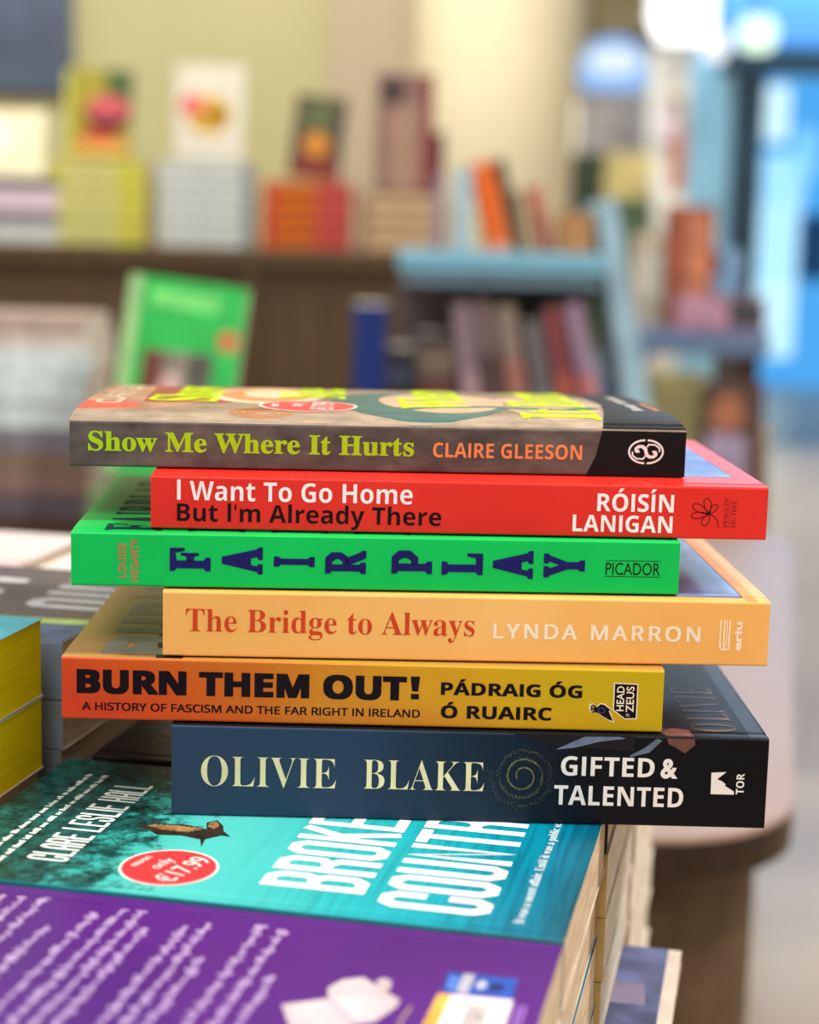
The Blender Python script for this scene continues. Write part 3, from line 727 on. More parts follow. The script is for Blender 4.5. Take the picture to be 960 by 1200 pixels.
teal_edge_book('paperback_book', 'grey-spined paperback under the dark one with big pale letters', None, None, ZB, .0217, M((150,146,140), .4), M((128,134,142), .4), -.236-.218, .146, .218, .150, PAGES)
pile_under(None, ZB-.0002, 8, 'paperback_book', 'grey paperback in the hidden pile under the dark lettered one', 'grey paperbacks piled behind the cyan book', -.454, .146, .218, .150, M((150,146,140), .4), M((128,134,142), .4), seed=12)

# third row: white and pink magazines and a cream book pile at the right
PINKW, nt, b = nodes('pink_white_cover'); b.inputs['Roughness'].default_value = .3
n1 = noise(nt, coords(nt), 9, 4); r1 = ramp(nt, [(.3,(236,150,160)),(.42,(246,226,222)),(.6,(255,246,240)),(.75,(240,214,190))]); nt.links.new(n1, r1.inputs[0]); nt.links.new(r1.outputs[0], b.inputs['Base Color'])
def art_pink(s, t):
    t.poly([(30,60),(80,52),(96,120),(40,140)], M((222,120,126), .4, .2, 40), 1); t.poly([(130,80),(190,76),(200,96),(140,110)], M((190,200,236), .4), 1)
teal_edge_book('paperback_book', 'glossy white and pink covered book, flat behind the dark lettered one', None, art_pink, ZB+.008, .022, PINKW, M((236,220,214), .4), -.60, .315, .236, .17)
teal_edge_book('paperback_book', 'white covered book with faint pink pattern, flat beside the glossy pink one', None, art_pink, ZB+.006, .022, PINKW, M((236,220,214), .4), -.356, .315, .230, .17)
pile_under(None, ZB+.0058, 8, 'paperback_book', 'white paperback in the pile beneath the white covered book', 'white paperbacks piled in the third row', -.356, .315, .230, .17, M((230,224,214), .4), M((230,224,214), .4), PAGES_W, seed=2)
pile_under(None, ZB+.0078, 8, 'paperback_book', 'white paperback in the pile beneath the glossy pink covered book', 'white paperbacks piled at the far left', -.60, .315, .236, .17, M((230,224,214), .4), M((230,224,214), .4), PAGES_W, seed=3)
pile_under(None, ZB-.006, 9, 'paperback_book', 'cream paperback in the pile hidden behind the black and gold one', 'cream paperbacks piled in the third row', -.118, .292, .1195, .16, M((226,214,196), .4), M((236,224,204), .4), PAGES_W, seed=6, jit=.002)

# books sticking out at the right of the table
def flat(name, label, x, y, z, t, L, W, rz, front, spine, pages=PAGES_W, art=None):
    return make_book(name, label, None, L, W, t, spine, front, spine, pages, None, 0, art, loc=(x, y, z), rz=rz, crease=False)

# ============================================================ TABLES
DW = wood('dark_wood', (52,36,24), (74,54,36), .4)
def rounded(x0, y0, x1, y1, r, z, n=8):
    P = []
    for cx, cy, a0 in ((x1-r,y0+r,-90),(x1-r,y1-r,0),(x0+r,y1-r,90),(x0+r,y0+r,180)):
        for k in range(n+1):
            a = math.radians(a0+90*k/n); P.append((cx+r*math.cos(a), cy+r*math.sin(a), z))
    return P
t1 = empty('display_table', tl(-.3, .15)+(0,), TR); tag(t1, 'dark wooden display table under the piles of paperbacks', 'table')
g = G(); g.prism(rounded(-.66,-.46,.285,.44,.02,TABZ-.035), (0,0,.035), DW); g.obj('table_top', t1, .003)
for x in (-.6, .22):
    for y in (-.40, .38): g = G(); g.box((x-.03,y-.03,0),(x+.03,y+.03,TABZ-.035), DW); g.obj('leg', t1, .003)
TAN_T = wood('shiny_brown_table', (168,138,122), (180,150,134), .36)
EDGE = M((48,34,26), .35, .1); SKIRT = wood('table_skirt', (78,60,42), (98,78,58), .5)
t2 = empty('display_table', tl(0, 0)+(0,), TR); tag(t2, 'pinkish-brown table with rounded corners behind the piles of paperbacks', 'table')
g = G(); g.prism(rounded(-1.25,.745,.088,2.25,.13,TABZ-.004), (0,0,.004), TAN_T); g.obj('table_top', t2)
g = G(); g.prism(rounded(-1.25,.745,.088,2.25,.13,TABZ-.034), (0,0,.0295), EDGE); o = g.obj('table_edge', t2); o['label'] = 'dark table edge band'
g = G(); g.prism(rounded(-1.23,.78,.06,2.2,.12,.02), (0,0,TABZ-.055), SKIRT); o = g.obj('table_skirt', t2)

# ============================================================ SHOP BEHIND
def stand(px, py, y, turn=0, tilt=0, lean=0, L=.2):
    """face-out book, foot at a pixel: cover towards the camera, tilt backwards, lean sideways"""
    p = at(px, py, y)
    A = Matrix(((0,1,0,0),(0,0,-1,0),(-1,0,0,0),(0,0,0,1)))
    return Matrix.Translation(p) @ Matrix.Rotation(turn, 4, 'Z') @ Matrix.Rotation(lean, 4, 'Y') @ Matrix.Rotation(-tilt, 4, 'X') @ A @ Matrix.Translation((-L, 0, -.0))
def spine_out(p, lean, L):
    A = Matrix(((0,0,1,0),(0,1,0,0),(-1,0,0,0),(0,0,0,1)))
    return Matrix.Translation(p) @ Matrix.Rotation(lean, 4, 'Y') @ A @ Matrix.Translation((-L, 0, 0))
UD = 3.9
zu = at(240, 290, UD).z
BROWN = wood('walnut', (76,58,38), (98,76,50), .45, (30, 30, 3))
u = empty('low_bookcase', (-.62, UD, 0)); tag(u, 'long dark walnut low bookcase against the cream wall', 'bookcase')
g = G(); g.box((-1.2,0,zu-.04),(.87,.42,zu), BROWN); g.obj('top_board', u, .003)
g = G(); g.box((-1.18,.03,0),(.85,.05,zu-.041), BROWN); g.obj('front_panel', u)
for x in (-1.18, -.42, .24, .82): g = G(); g.box((x,.01,0),(x+.03,.40,zu-.041), BROWN); g.obj('upright', u)
g = G(); g.box((-1.14,.37,0),(.82,.39,zu-.041), BROWN); g.obj('back_panel', u)

def spine_stack(px0, px1, y, n, t, L, label, group, spine, band=None, pages=PAGES_W, z0=None):
    p = at((px0+px1)/2, 283, y); z0 = zu if z0 is None else z0
    def art(s, tt):
        if band:
            for (u0, u1, m) in band: s.poly([(u0,t*1000*.14),(u1,t*1000*.14),(u1,t*1000*.84),(u0,t*1000*.84)], m, 1)  # base colour left as margins: dark gaps between books put into the spines
    first = None; rnd = random.Random(px0)
    for k in range(n):
        loc = (p.x-L/2+rnd.uniform(-.002,.002), y+rnd.uniform(0,.004), z0+k*t+.0002)
        if first is None: first = make_book('paperback_book', label, group, L, .14, t-.0004, spine, spine, spine, pages, None, 0, art if band else None, loc=loc)
        else: copy_thing(first, loc=loc)
    return z0+n*t+.0004
def faceout(px, y, zfoot, L, W, T, label, front, spine, art=None, turn=0, tilt=.2, lean=0, group=None, back=None):
    m = stand(px, 300, y, turn, tilt, lean, L); m.translation = m.translation  # keep
    o = make_book('paperback_book', label, group, L, W, T, spine, front, spine, PAGES_W, None, 0, art, mat=m)
    # foot height
    lowest = min((o.matrix_world @ Vector((L, yy, zz_))).z for yy in (0, W) for zz_ in (0, T))
    m2 = Matrix.Translation((0,0,zfoot-lowest+.0005)) @ o.matrix_world; o.matrix_world = m2
    return o
YEL = M((160,156,60), .5, .08); 
zt = spine_stack(60, 170, UD+.06, 7, .0268, .215, 'yellow-green spined paperback in the flat stack on the bookcase', 'yellow-green paperbacks on the bookcase', YEL, [(1,30,M((206,200,90), .5)),(30,150,M((206,200,130), .5)),(150,214,M((204,198,76), .5))])
def art_melon(s, t):
    t.poly([(0,0),(198,0),(198,10),(0,10)], M((196,196,96), .5), 1)
    t.poly([(0,90),(80,90),(80,152),(0,152)], M((70,92,44), .5), 1)
    t.ellipse((98,96), 42, 52, M((110,22,28), .5), 1.3); t.ellipse((84,96), 28, 46, M((196,84,92), .5), 1.6); t.ellipse((124,96), 16, 40, M((50,24,26), .5), 2)
    t.poly([(135,40),(160,40),(160,120),(140,120)], M((206,60,50), .5), 1.2); t.poly([(165,20),(190,20),(190,140),(165,140)], M((214,160,80), .5), 1.2)
faceout(78, UD+.10, zt, .198, .15, .02, 'yellow-green book with a red fruit picture, propped on the yellow-green stack', M((150,140,42), .5, .15), M((180,184,90), .5), art_melon, tilt=.15)
WSP = M((150,158,158), .5, .06)
zt = spine_stack(187, 292, UD+.06, 7, .0268, .205, 'white spined paperback in the flat stack on the bookcase', 'white paperbacks on the bookcase', WSP, [(1,188,M((200,206,198), .5)),(190,204,M((110,126,146), .5))])
def art_flower(s, t):
    t.ellipse((112,76), 42, 50, M((196,156,30), .5, .25, 60), 1.3); t.ellipse((92,38), 27, 28, M((206,100,96), .5), 1.6); t.ellipse((116,92), 20, 28, M((140,96,14), .5), 1.8)
    t.poly([(170,20),(176,20),(176,130),(170,130)], M((200,170,160), .5), 1.2)
faceout(205, UD+.10, zt, .215, .155, .02, 'white book with a yellow and pink flower, propped on the white stack', M((206,200,180), .5, .05), M((200,150,150), .5), art_flower, tilt=.15)
ORS = M((150,56,24), .5, .1)
zt = spine_stack(308, 410, UD+.06, 5, .0300, .198, 'orange and pink spined paperback in the flat stack on the bookcase', 'orange paperbacks on the bookcase', ORS, [(1,28,M((200,66,44), .5)),(120,197,M((190,72,66), .5)),(28,120,M((200,100,20), .5))])
def art_dark2(s, t):
    t.poly([(10,20),(80,14),(80,90),(10,90)], M((80,88,50), .5, .2), 1); t.ellipse((110,56), 26, 30, M((200,128,30), .5), 1.5); t.poly([(140,10),(190,10),(190,110),(140,110)], M((120,40,20), .5), 1.2)
faceout(336, UD+.10, zt, .185, .115, .02, 'dark book with an orange moon picture, leaning on the orange stack', M((64,48,38), .5, .15), M((150,60,30), .5), art_dark2, tilt=.2, lean=.10)
TNS = M((140,112,84), .5, .08)
zt = spine_stack(422, 520, UD+.06, 4, .0325, .195, 'tan spined book in the flat stack on the bookcase', 'tan books on the bookcase', TNS, [(1,20,M((150,110,84), .5)),(22,194,M((196,164,124), .5))])
def art_tall(s, t):
    t.poly([(10,14),(70,14),(70,60),(10,60)], M((50,36,34), .5), 1); t.poly([(0,104),(262,104),(262,128),(0,128)], M((122,50,48), .5), 1); t.poly([(70,30),(262,30),(262,100),(70,100)], M((150,118,98), .5, .1), 1)
faceout(437, UD+.10, zt, .262, .13, .03, 'tall brown book with a dark red edge, propped on the tan stack', M((124,92,84), .5, .1), M((110,70,66), .5), art_tall, tilt=.12)
faceout(492, UD+.15, zu, .27, .05, .02, 'narrow dark red book behind the tall brown one', M((120,48,44), .5), M((120,48,44), .5), tilt=.1)
# far left of the bookcase
zt = zu
for k, (c, t_) in enumerate((((200,206,196),.04),((120,112,124),.03),((216,196,206),.05),((70,62,80),.02))):
    p = at(-30, 283, UD+.06)
    make_book('paperback_book', ('pale grey-green book, lowest of the far left stack on the bookcase','dull mauve book in the far left stack on the bookcase','pale pink book in the far left stack on the bookcase','thin dark book, topmost of the far left flat stack')[k],
        None, .25, .15, t_-.0004, M(c, .5), M(c, .5), M(c, .5), PAGES_W, loc=(p.x-.06, UD+.06, zt)); zt += t_
def art_cream(s, t): t.ellipse((60,70), 40, 46, M((255,250,226), .5), 1.2)
faceout(-42, UD+.10, zt, .15, .19, .03, 'cream coloured book propped on the far left stack of the bookcase', M((244,234,196), .5), M((244,234,196), .5), art_cream, tilt=.15)

# green book and pale blue pile nearer by
z2 = TABZ
def pile(name, cx, y, z, items, L=.234, W=.16, rz=0):
    for k, (c, t_, lab) in enumerate(items):
        make_book(name, lab, None, L, W, t_-.0004, M(c, .5, .1), M(c, .5, .1), M(c, .5, .1), PAGES_W, loc=(cx-L/2+random.uniform(-.006,.006), y+random.uniform(0,.008), z), rz=rz+random.uniform(-.03,.03)); z += t_
    return z
pl = at(8, 470, 2.25)
words = ['darkest brown','dark coffee-brown','chestnut-brown','slate grey','dusty pink','tan','mauve-grey','pale blue, lowest of its colour,','pale blue, middle one,','pale blue, upper one,','cream','pinkish-grey']
cols = [(58,42,32),(66,50,40),(84,62,48),(96,88,98),(140,112,104),(130,112,96),(126,122,132),(206,220,224),(212,226,230),(216,230,234),(214,204,192),(190,168,156)]
ths = [.026,.026,.026,.03,.028,.026,.03,.034,.034,.034,.024,.018]
pile('paperback_book', pl.x, 2.2, z2, [(c, t_, w+' book in the tall pile at the left') for c, t_, w in zip(cols, ths, words)])
pg_ = at(215, 470, 2.05)
zz2 = pile('paperback_book', pg_.x-.01, 2.0, z2, [((84,60,46),.05,'thick dark brown book under the leaning green one, lowest'),((96,84,40),.05,'thick olive book between the dark brown one and the green one'),((110,130,90),.045,'thick sage book directly under the leaning green one')], L=.2)
def art_g(s, t):
    t.poly([(0,0),(234,0),(234,16),(0,16)], M((160,204,140), .4), 1)
    t.poly([(14,30),(34,30),(34,110),(14,110)], M((112,220,110), .4, .2, 40), 1)
    t.ellipse((66,126), 13, 13, M((206,120,70), .4), 1.5)
    t.poly([(86,28),(170,28),(170,112),(86,112)], M((150,140,128), .4, .3, 30), 1)
    t.poly([(86,28),(150,28),(150,60),(86,50)], M((110,54,40), .4, .2), 1.3); t.poly([(84,84),(128,80),(132,112),(84,112)], M((84,84,72), .4, .2), 1.3)
    t.ellipse((140,64), 26, 14, M((212,176,170), .4), 1.4)
faceout(122, 2.05, zz2, .236, .142, .022, 'bright green book with a picture on its cover, leaning upright at the left', M((40,184,80), .45, .08), M((160,196,140), .4), art_g, tilt=.22, lean=.11)

# light blue display stand
DD = 2.9
BLUEP2 = M((126,188,214), .4, .04); BLUED = M((120,150,168), .45, .05)
ds = empty('display_stand', (at(600,300,DD).x, DD, 0)); tag(ds, 'light blue display stand holding leaning books on two levels', 'display stand')
ox = ds.location.x
zs_ = at(600, 296, DD).z; zl = zs_-.315
xl, xr = at(466,300,DD).x-ox, at(715,300,DD).x-ox
g = G(); g.box((xl,0,zs_-.032),(xr,.26,zs_), BLUEP2); g.obj('upper_shelf', ds, .004)
g = G(); g.box((xl+.01,.02,zs_-.056),(xr-.01,.243,zs_-.033), BLUED); g.obj('shelf_rail', ds, .003)
g = G(); g.box((xl-.09,0,zl-.03),(xr+.05,.26,zl), BLUEP2); g.obj('lower_shelf', ds, .003)
q = [at(700,238,DD), at(722,232,DD), at(766,490,DD), at(734,490,DD)]
g = G(); g.prism([(p.x-ox, -.001, p.z) for p in q], (0,.26,0), M((158,194,212), .5, .08, 12)); g.obj('side_panel', ds)
g = G(); g.box((xl-.09,.02,0),(xl-.06,.24,zl-.031), BLUEP2); g.box((xr+.02,.02,0),(xr+.05,.24,zl-.031), BLUEP2); g.obj('base_panel', ds)
g = G(); g.box((xl,.245,zl+.001),(xr-.01,.26,zs_-.033), M((112,100,102), .6, .2, 10)); g.obj('back_panel', ds)
g = G(); g.box((xl-.06,.21,0),(xr+.02,.24,zl-.031), BLUEP2); g.obj('back_panel', ds)
def lean_book(px, zfoot, y, L, T, lean, label, c, band=None, W=.13):
    p = at(px, 400, y); p.z = zfoot
    # mean of the two lower corners sits on the shelf
    mt = spine_out(p, lean, L)
    p.z += zfoot-min((mt @ Vector((L, 0, q))).z for q in (0, T))+.0004
    def art(s, t):
        for (u0, u1, cc) in band or []: s.poly([(u0,.5),(u1,.5),(u1,T*1000-.5),(u0,T*1000-.5)], M(cc, .5, .1), 1)
    return make_book('paperback_book', label, None, L, W, T, M(c,.5,.1), M(c,.5,.1), M(c,.5,.1), PAGES_W, None, 0, art, mat=spine_out(p, lean, L))
UPS = zs_+.0008; LOS = zl+.0008; yb = DD+.03
lean_book(528, UPS, yb, .135, .030, 0, 'pale blue upright book at the left on the blue stand', (180,204,214))
lean_book(505, UPS, yb, .125, .016, 0, 'mauve-grey upright book at the end of the blue stand', (150,130,150))
lean_book(570, UPS, yb, .150, .036, -.24, 'bright orange book leaning on the blue stand', (246,110,34), [(0,12,(250,170,130)),(140,150,(250,140,120))])
lean_book(602, UPS, yb, .155, .013, -.25, 'thin dark olive book leaning behind the bright orange one', (84,76,60))
lean_book(612, UPS, yb, .100, .016, -.19, 'beige book leaning between the dark olive and the red ones', (196,168,136))
lean_book(632, UPS, yb, .108, .016, -.22, 'dull red book leaning on the blue stand', (178,84,78), [(0,40,(206,120,100))])
lean_book(653, UPS, yb, .066, .055, 0, 'squat caramel-brown book at the right on the blue stand', (188,140,92))
lean_book(414, LOS, yb, .222, .055, 0, 'royal blue upright book below the tan stack', (24,50,120))
lean_book(456, LOS, yb, .150, .040, 0, 'black upright book beside the royal blue one', (36,34,42), [(30,60,(60,70,90))])
lean_book(492, LOS, yb, .175, .060, 0, 'black book with a dusty red figure, on the lower shelf', (44,40,42), [(20,70,(120,104,90)),(80,140,(116,70,70))])
lean_book(552, LOS, yb, .225, .028, -.14, 'greyish-mauve book leaning on the lower shelf', (150,128,142), [(110,222,(182,150,160))])
lean_book(580, LOS, yb, .235, .028, -.16, 'dark brown book leaning on the lower shelf', (98,74,74), [(10,90,(130,110,112))])
lean_book(608, LOS, yb, .225, .030, -.175, 'beige and salmon book leaning on the lower shelf', (150,134,122), [(90,150,(176,120,108)),(165,222,(92,44,40))])
lean_book(640, LOS, yb, .200, .027, -.19, 'grey book with a teal foot leaning on the lower shelf', (120,114,118), [(120,198,(128,150,156))])
lean_book(669, LOS, yb, .225, .024, -.205, 'dark red book leaning on the lower shelf', (150,80,84), [(110,222,(196,104,88))])
lean_book(697, LOS, yb, .235, .026, -.22, 'lilac and coral book leaning at the right on the lower shelf', (168,140,166), [(120,232,(206,124,124))])

# right-hand side display further back
RD = 3.7
rt = empty('book_table', (at(820,400,RD).x, RD, 0)); tag(rt, 'slate blue table of upright books behind the stack at the right', 'table')
SLATE = M((112,132,168), .4, .05); rox = rt.location.x
zr = at(800, 388, RD).z
g = G(); g.box((-.16,0,zr-.05),(.15,.5,zr), SLATE); g.obj('table_top', rt, .004)
g = G(); g.prism([(-.245,.0,zr-.19),(-.195,.0,zr-.19),(-.10,.0,zr-.052),(-.16,.0,zr-.052)], (0,.4,0), SLATE); o = g.obj('brace', rt)
g = G(); g.box((-.24,.05,0),(-.20,.4,zr-.191), DW); g.box((.10,.05,0),(.14,.4,zr-.051), DW); g.obj('leg', rt)
g = G(); g.box((-.199,.36,0),(.099,.39,zr-.2), DW); g.obj('back_panel', rt)
def solid(c): return M(c, .5, .15, 30)
def two(c2, box):
    def a(s, t): t.poly([(box[0],box[2]),(box[1],box[2]),(box[1],box[3]),(box[0],box[3])], solid(c2), 1)
    return a
faceout(742, RD+.18, zr+.001, .20, .10, .02, 'beige and white book facing out on the slate blue table', solid((184,172,150)), solid((150,130,110)), two((206,200,186),(40,150,20,80)), tilt=.15)
faceout(780, RD+.12, zr+.001, .26, .105, .03, 'rust-red and orange book facing out on the slate blue table', solid((150,78,54)), solid((90,40,30)), two((196,122,88),(20,200,45,95)), tilt=.15)
faceout(832, RD+.12, zr+.001, .17, .07, .02, 'blue-grey book facing out at the end of the slate blue table', solid((120,156,190)), solid((70,60,100)), two((70,56,96),(10,50,5,30)), tilt=.15)
faceout(795, RD+.03, zr+.001, .07, .19, .02, 'low mauve-pink book in front on the slate blue table', solid((176,130,150)), solid((150,110,130)), two((60,60,66),(5,66,110,185)), tilt=.2)
# stacks low on the brown table's far end / floor stand
fs = empty('book_stand', (at(830,560,3.2).x, 3.2, 0)); tag(fs, 'low dark stand with face-out books at the right', 'stand'); fox = fs.location.x
zf = at(830, 640, 3.2).z
g = G(); g.box((-.16,0,zf-.03),(.14,.3,zf), DW); g.obj('shelf', fs, .003)
g = G(); g.box((-.15,.02,0),(.13,.28,zf-.031), DW); g.obj('base', fs)
faceout(762, 3.32, zf+.001, .31, .12, .03, 'olive-yellow and grey book facing out on the low dark stand', solid((150,140,92)), solid((90,80,60)), two((130,128,128),(130,300,10,110)), tilt=.12)
faceout(836, 3.26, zf+.001, .30, .11, .03, 'brown book with an orange and mauve figure on the low dark stand', solid((92,66,58)), solid((70,46,44)), lambda s, t: (t.ellipse((60,42), 34, 30, solid((186,118,86)), 1.2), t.poly([(100,5),(290,0),(290,90),(100,76)], solid((168,150,176)), 1.3)), tilt=.12)
faceout(884, 3.36, zf+.001, .21, .05, .02, 'cream book at the right end of the low dark stand', solid((190,170,150)), solid((150,130,110)), tilt=.1)

# ============================================================ ROOM
def structbox(name, lo, hi, mat):
    g = G(); g.box(lo, hi, mat); return struct(g.obj(name))
FLOOR, nt, b = nodes('pale_floor'); b.inputs['Roughness'].default_value = .3
n1 = noise(nt, coords(nt), 1.6, 4); r1 = ramp(nt, [(.3,(216,184,146)),(.7,(230,200,162))]); nt.links.new(n1, r1.inputs[0]); nt.links.new(r1.outputs[0], b.inputs['Base Color'])
structbox('floor', (-6,-3,-.1), (8,14.5,0), FLOOR)
CREAMW = M((208,200,148), .8, .03, 2)
structbox('wall_back', (-6,5.2,0), (.12,5.4,3.2), CREAMW)
structbox('ceiling', (-6,5.6,3.2), (8,14.5,3.3), M((225,225,225), .8))
structbox('wall_left', (-6,2,0), (-5.8,5.2,3.2), CREAMW)
g = G(); g.lathe([(0,0),(.225,0),(.225,3.2),(0,3.2)], M((248,236,196), .6, .02, 3), 64); o = g.obj('column', smooth=False); o.location = (.205, 5.0, 0); struct(o); o.name = 'trim_1'
for p_ in o.data.polygons: p_.use_smooth = True
g = G(); g.box((-.25,-.05,0),(.0,.0,3.2), M((200,184,156), .7)); o = g.obj('trim_2'); o.location = (at(488,100,5.1).x, 5.19, 0); struct(o)
g = G(); p0, p1 = at(-40,-60,5.1), at(80,108,5.1); g.box((p0.x,5.14,p1.z),(p1.x,5.195,3.0), M((92,104,124), .5, .08, 8)); tag(g.obj('wall_sign', bevel=.005), 'blue-grey board high on the cream wall at the left', 'board')
# far part of the shop
FD = 11.0
x0, x1 = at(600,100,FD).x, at(812,100,FD).x
structbox('wall_right', (x0,FD,0), (x1,FD+.2,3.2), M((214,206,180), .8, .03, 2))
def panel(name, px0, py0, px1, py1, y, d, mat, label, cat):
    a, b = span(px0,py0,px1,py1,y); g = G(); g.box((a.x,y,b.z),(b.x,y+d,a.z), mat); return tag(g.obj(name, bevel=.01), label, cat)
o = panel('header_board', 696,-30, 766,40, 10.7, .3, M((142,124,84), .6), 'olive-brown board high on the far wall', 'board')
ps = empty('wall_poster', at(718,120,10.9)); tag(ps, 'tall poster with a blue and white top on the far wall', 'poster')
def pp(name, px0, py0, px1, py1, yy, mat):
    a, b = span(px0,py0,px1,py1,10.9); g = G(); g.box((a.x-ps.location.x, yy, b.z-ps.location.z), (b.x-ps.location.x, yy+.03, a.z-ps.location.z), mat); return g.obj(name, ps)
pp('backing', 680,45,760,270,.04, M((196,188,172), .6, .1, 5))
pp('print', 684,96,756,180,.0, M((178,166,158), .6, .2, 6))
g = G(); c_ = at(719,84,10.9)-ps.location; g.prism([(c_.x+.21*math.cos(a), -.01, c_.z+.21*max(-.55,math.sin(a))) for a in [2*PI*k/32 for k in range(32)]], (0,.04,0), emis('blue_print_glow', (150,196,255), 1.0)); o = g.obj('blue_print', ps); o['label'] = 'glowing blue and white rounded top'  # both poster tops emit; the glow is put into their material
g = G(); c_ = at(719,72,10.9)-ps.location; g.prism([(c_.x+.16*math.cos(a), -.03, c_.z+.08*math.sin(a)) for a in [2*PI*k/32 for k in range(32)]], (0,.02,0), emis('white_print_glow', (225,240,255), 1.1)); g.obj('white_print', ps)
def cabinet(name, label, px0, py0, px1, py1, y, mat, cat):
    a, b = span(px0,py0,px1,py1,y); g = G(); g.box((a.x,y,0),(b.x,y+.3,a.z), mat); return tag(g.obj(name, bevel=.01), label, cat)
cabinet('shelf_unit', 'dark green shelving block beside the cream column', 674,178,708,300, 8.0, M((52,66,48), .6, .2, 6), 'shelving')
cabinet('shelf_unit', 'olive-yellow shelving block at the far wall', 708,178,762,300, 9.0, M((186,170,112), .6, .15, 6), 'shelving')
cabinet('counter', 'sage green counter seen beyond the blue stand', 708,232,764,300, 6.0, M((116,146,118), .6, .15, 6), 'counter')
cabinet('display_case', 'pale display case standing by the far wall', 664,120,676,300, 8.5, M((226,220,200), .6), 'case')
# person-sized banner with a reddish print
bn = empty('banner', at(800,200,9.5)); tag(bn, 'narrow banner with a brown and coral print near the blue doors', 'banner')
def bp2(name, px0, py0, px1, py1, yy, c):
    a, b = span(px0,py0,px1,py1,9.5); g = G(); g.box((a.x-bn.location.x, yy, b.z-bn.location.z), (b.x-bn.location.x, yy+.03, a.z-bn.location.z), M(c, .6, .1, 8)); return g.obj(name, bn)
bp2('backing', 752,60,800,560,.03,(226,226,218)); bp2('print', 784,112,802,150,0,(150,120,90)); bp2('print', 772,125,790,165,-.03,(214,200,214)); bp2('print', 786,150,803,222,0,(186,116,98))
# shopfront with blue doors
FR = M((44,66,80), .4, .1, 5); PB = M((160,214,240), .35, .05, 3)
fy = 10.2
def fbox(name, px0, py0, px1, py1, y, d, mat, fl=False):
    a, b = span(px0,py0,px1,py1,y); g = G(); g.box((a.x,y,0.0 if fl else b.z),(b.x,y+d,a.z), mat); return g.obj(name)
dr_ = empty('door_1', (at(880,200,fy).x, fy, 0)); struct(dr_)
def fpart(name, px0, py0, px1, py1, yy, d, mat, fl=False):
    a, b = span(px0,py0,px1,py1,fy); ox_ = dr_.location.x; g = G(); g.box((a.x-ox_, yy, 0.0 if fl else b.z),(b.x-ox_, yy+d, a.z), mat); o = g.obj(name, dr_); struct(o); return o
fpart('side_panel', 800,64,852,520, .05,.1, PB, True)
fpart('door_post', 852,60,888,520, 0,.15, FR, True)
fpart('lintel', 846,56,1120,92, -.02,.2, FR)
fpart('door_post', 1080,60,1120,520, 0,.15, FR, True)
gm, nt, b = nodes('door_glass'); b.inputs['Transmission Weight'].default_value = 1; b.inputs['Roughness'].default_value = .02; b.inputs['IOR'].default_value = 1.1; b.inputs['Base Color'].default_value = (.9,.97,1,1)
fpart('door_glass', 892,92,1080,520, .06,.01, gm, True)
fb = struct(fbox('wall_front', 846,-60,1130,56, fy-.01,.1, M((96,160,236), .6, .03, 3)))
# street seen through the doors, its daylight put into glowing wall and panes
st = empty('street_building', (at(960,200,14.6).x, 14.6, 0)); tag(st, 'bright blue building outside beyond the glass doors', 'building')
g = G(); g.box((-2,.2,-.1),(3,.5,4.5), emis('blue_wall_glow', (84,178,250), .95)); g.obj('wall', st)
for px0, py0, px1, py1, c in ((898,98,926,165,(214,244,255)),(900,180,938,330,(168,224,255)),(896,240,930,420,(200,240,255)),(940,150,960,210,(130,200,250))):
    a, b = at(px0,py0,14.6), at(px1,py1,14.6); g = G(); g.box((a.x-st.location.x, .1, b.z),(b.x-st.location.x, .19, a.z), emis('pane_glow', c, 1.25)); g.obj('window', st)
a, b = at(940,250,14.6), at(975,330,14.6); g = G(); g.box((a.x-st.location.x, .1, b.z),(b.x-st.location.x, .19, a.z), M((50,120,190), .5)); o = g.obj('shutter', st)
structbox('ground', (-2,14.5,-.12), (9,20,-.01), M((170,200,220), .5))
# lights in the ceiling
def lamp_thing(px, py, y, r, h, c, s, label):
    p = at(px, py, y); t = empty('ceiling_lamp', p); tag(t, label, 'lamp')
    g = G(); g.lathe([(0,-h/2),(r*.7,-h/2),(r,-h*.2),(r,h*.2),(r*.7,h/2),(0,h/2)], emis('lamp_glow', c, s), 32); o = g.obj('shade', t); 
    g = G(); g.lathe([(0,0),(.012,0),(.012,3.2-p.z-h/2),(0,3.2-p.z-h/2)], M((60,60,60), .4), 12, (0,0,h/2)); g.obj('rod', t)
lamp_thing(888, 40, 9.6, .10, .17, (226,255,226), 1.6, 'pale green glowing lamp hanging before the blue doors')
lamp_thing(800, 10, 9.2, .17, .32, (255,255,255), 2.2, 'large white glowing lamp beside the pale green one')
lamp_thing(838, 52, 9.4, .075, .15, (250,250,255), 1.3, 'small white glowing lamp under the large white one')

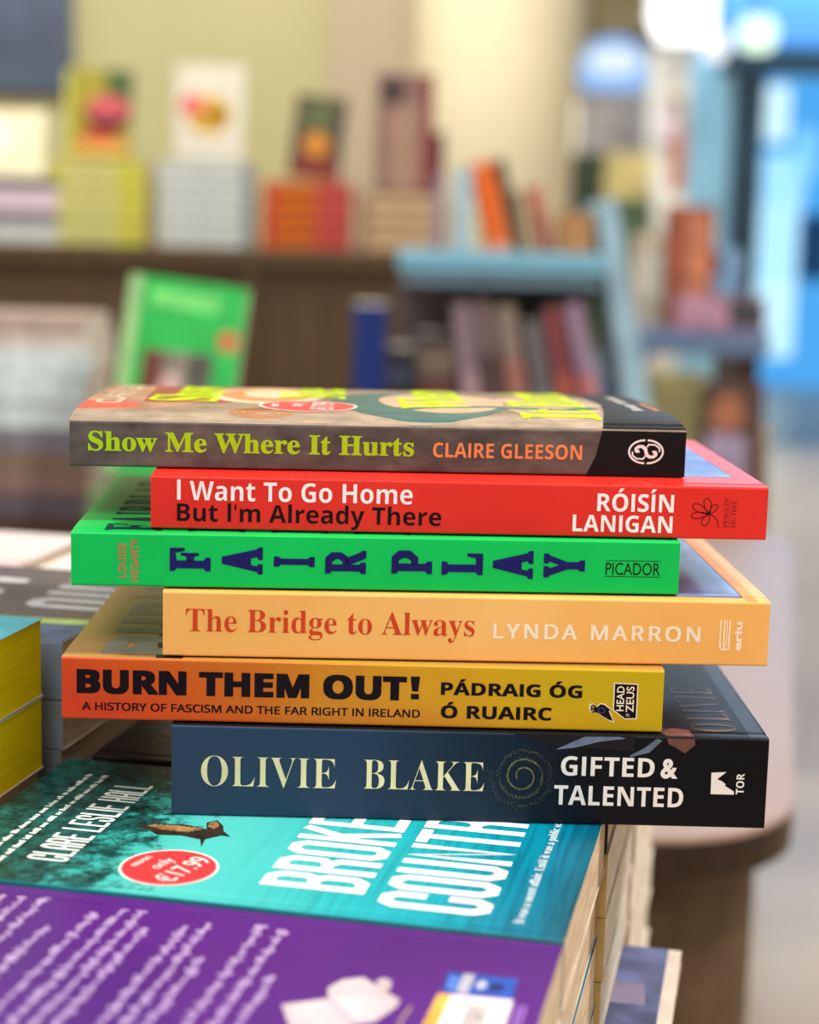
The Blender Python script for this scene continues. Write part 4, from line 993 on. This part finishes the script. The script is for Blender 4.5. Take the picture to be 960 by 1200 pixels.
# ============================================================ LIGHT
w = bpy.data.worlds.new('world'); bpy.context.scene.world = w; w.use_nodes = True
w.node_tree.nodes['Background'].inputs[0].default_value = (1.0, .97, .93, 1); w.node_tree.nodes['Background'].inputs[1].default_value = .52
def area(name, loc, target, size, e, col, sy=None):
    l = bpy.data.lights.new(name, 'AREA'); l.energy = e; l.color = col; l.size = size
    if sy: l.shape = 'RECTANGLE'; l.size_y = sy
    o = bpy.data.objects.new(name, l); C.objects.link(o); o.location = loc
    o.rotation_euler = (Vector(target)-Vector(loc)).to_track_quat('-Z', 'Y').to_euler(); return o
area('ceiling_spot', (1.05, .60, 2.75), (-.05,.68,1.0), .28, 44, (1,.96,.9))
area('ceiling_panel', (-.3, -.9, 2.7), (0,.8,1.0), .9, 30, (1,.97,.93))
area('shop_fill', (-.6, 3.2, 2.9), (-.4,4.6,1.0), 1.2, 40, (1,.97,.92))
area('shop_fill', (.9, 7.5, 3.1), (.9,9.5,0.6), 1.4, 70, (1,.98,.92))
area('daylight', (2.2, 10.0, 2.95), (2.2,8.6,0), 1.6, 45, (.5,.76,1), .8)
area('shop_fill', (1.2, 8.2, 3.1), (2.0,10.2,1.2), 1.0, 22, (.9,.97,1))  # unseen fill added to brighten the front wall and blue door panels

# ============================================================ CAMERA
cam = bpy.data.cameras.new('camera'); co = bpy.data.objects.new('camera', cam); C.objects.link(co)
R = Matrix((RIGHT, UP, -DY)).transposed()
co.matrix_world = Matrix.Translation((0,0,CAMZ)) @ R.to_4x4()
cam.sensor_fit = 'HORIZONTAL'; cam.sensor_width = 36; cam.lens = 36*F_PX/960
cam.clip_start = .02; cam.clip_end = 60
cam.dof.use_dof = True; cam.dof.focus_distance = .675; cam.dof.aperture_fstop = 6.6
sc = bpy.context.scene; sc.camera = co
sc.view_settings.view_transform = 'Standard'; sc.view_settings.look = 'None'; sc.view_settings.gamma = 1; sc.view_settings.exposure = 0
sc.view_settings.use_curve_mapping = False
sc.cycles.use_denoising = True; sc.cycles.max_bounces = 6; sc.cycles.caustics_reflective = False; sc.cycles.caustics_refractive = False
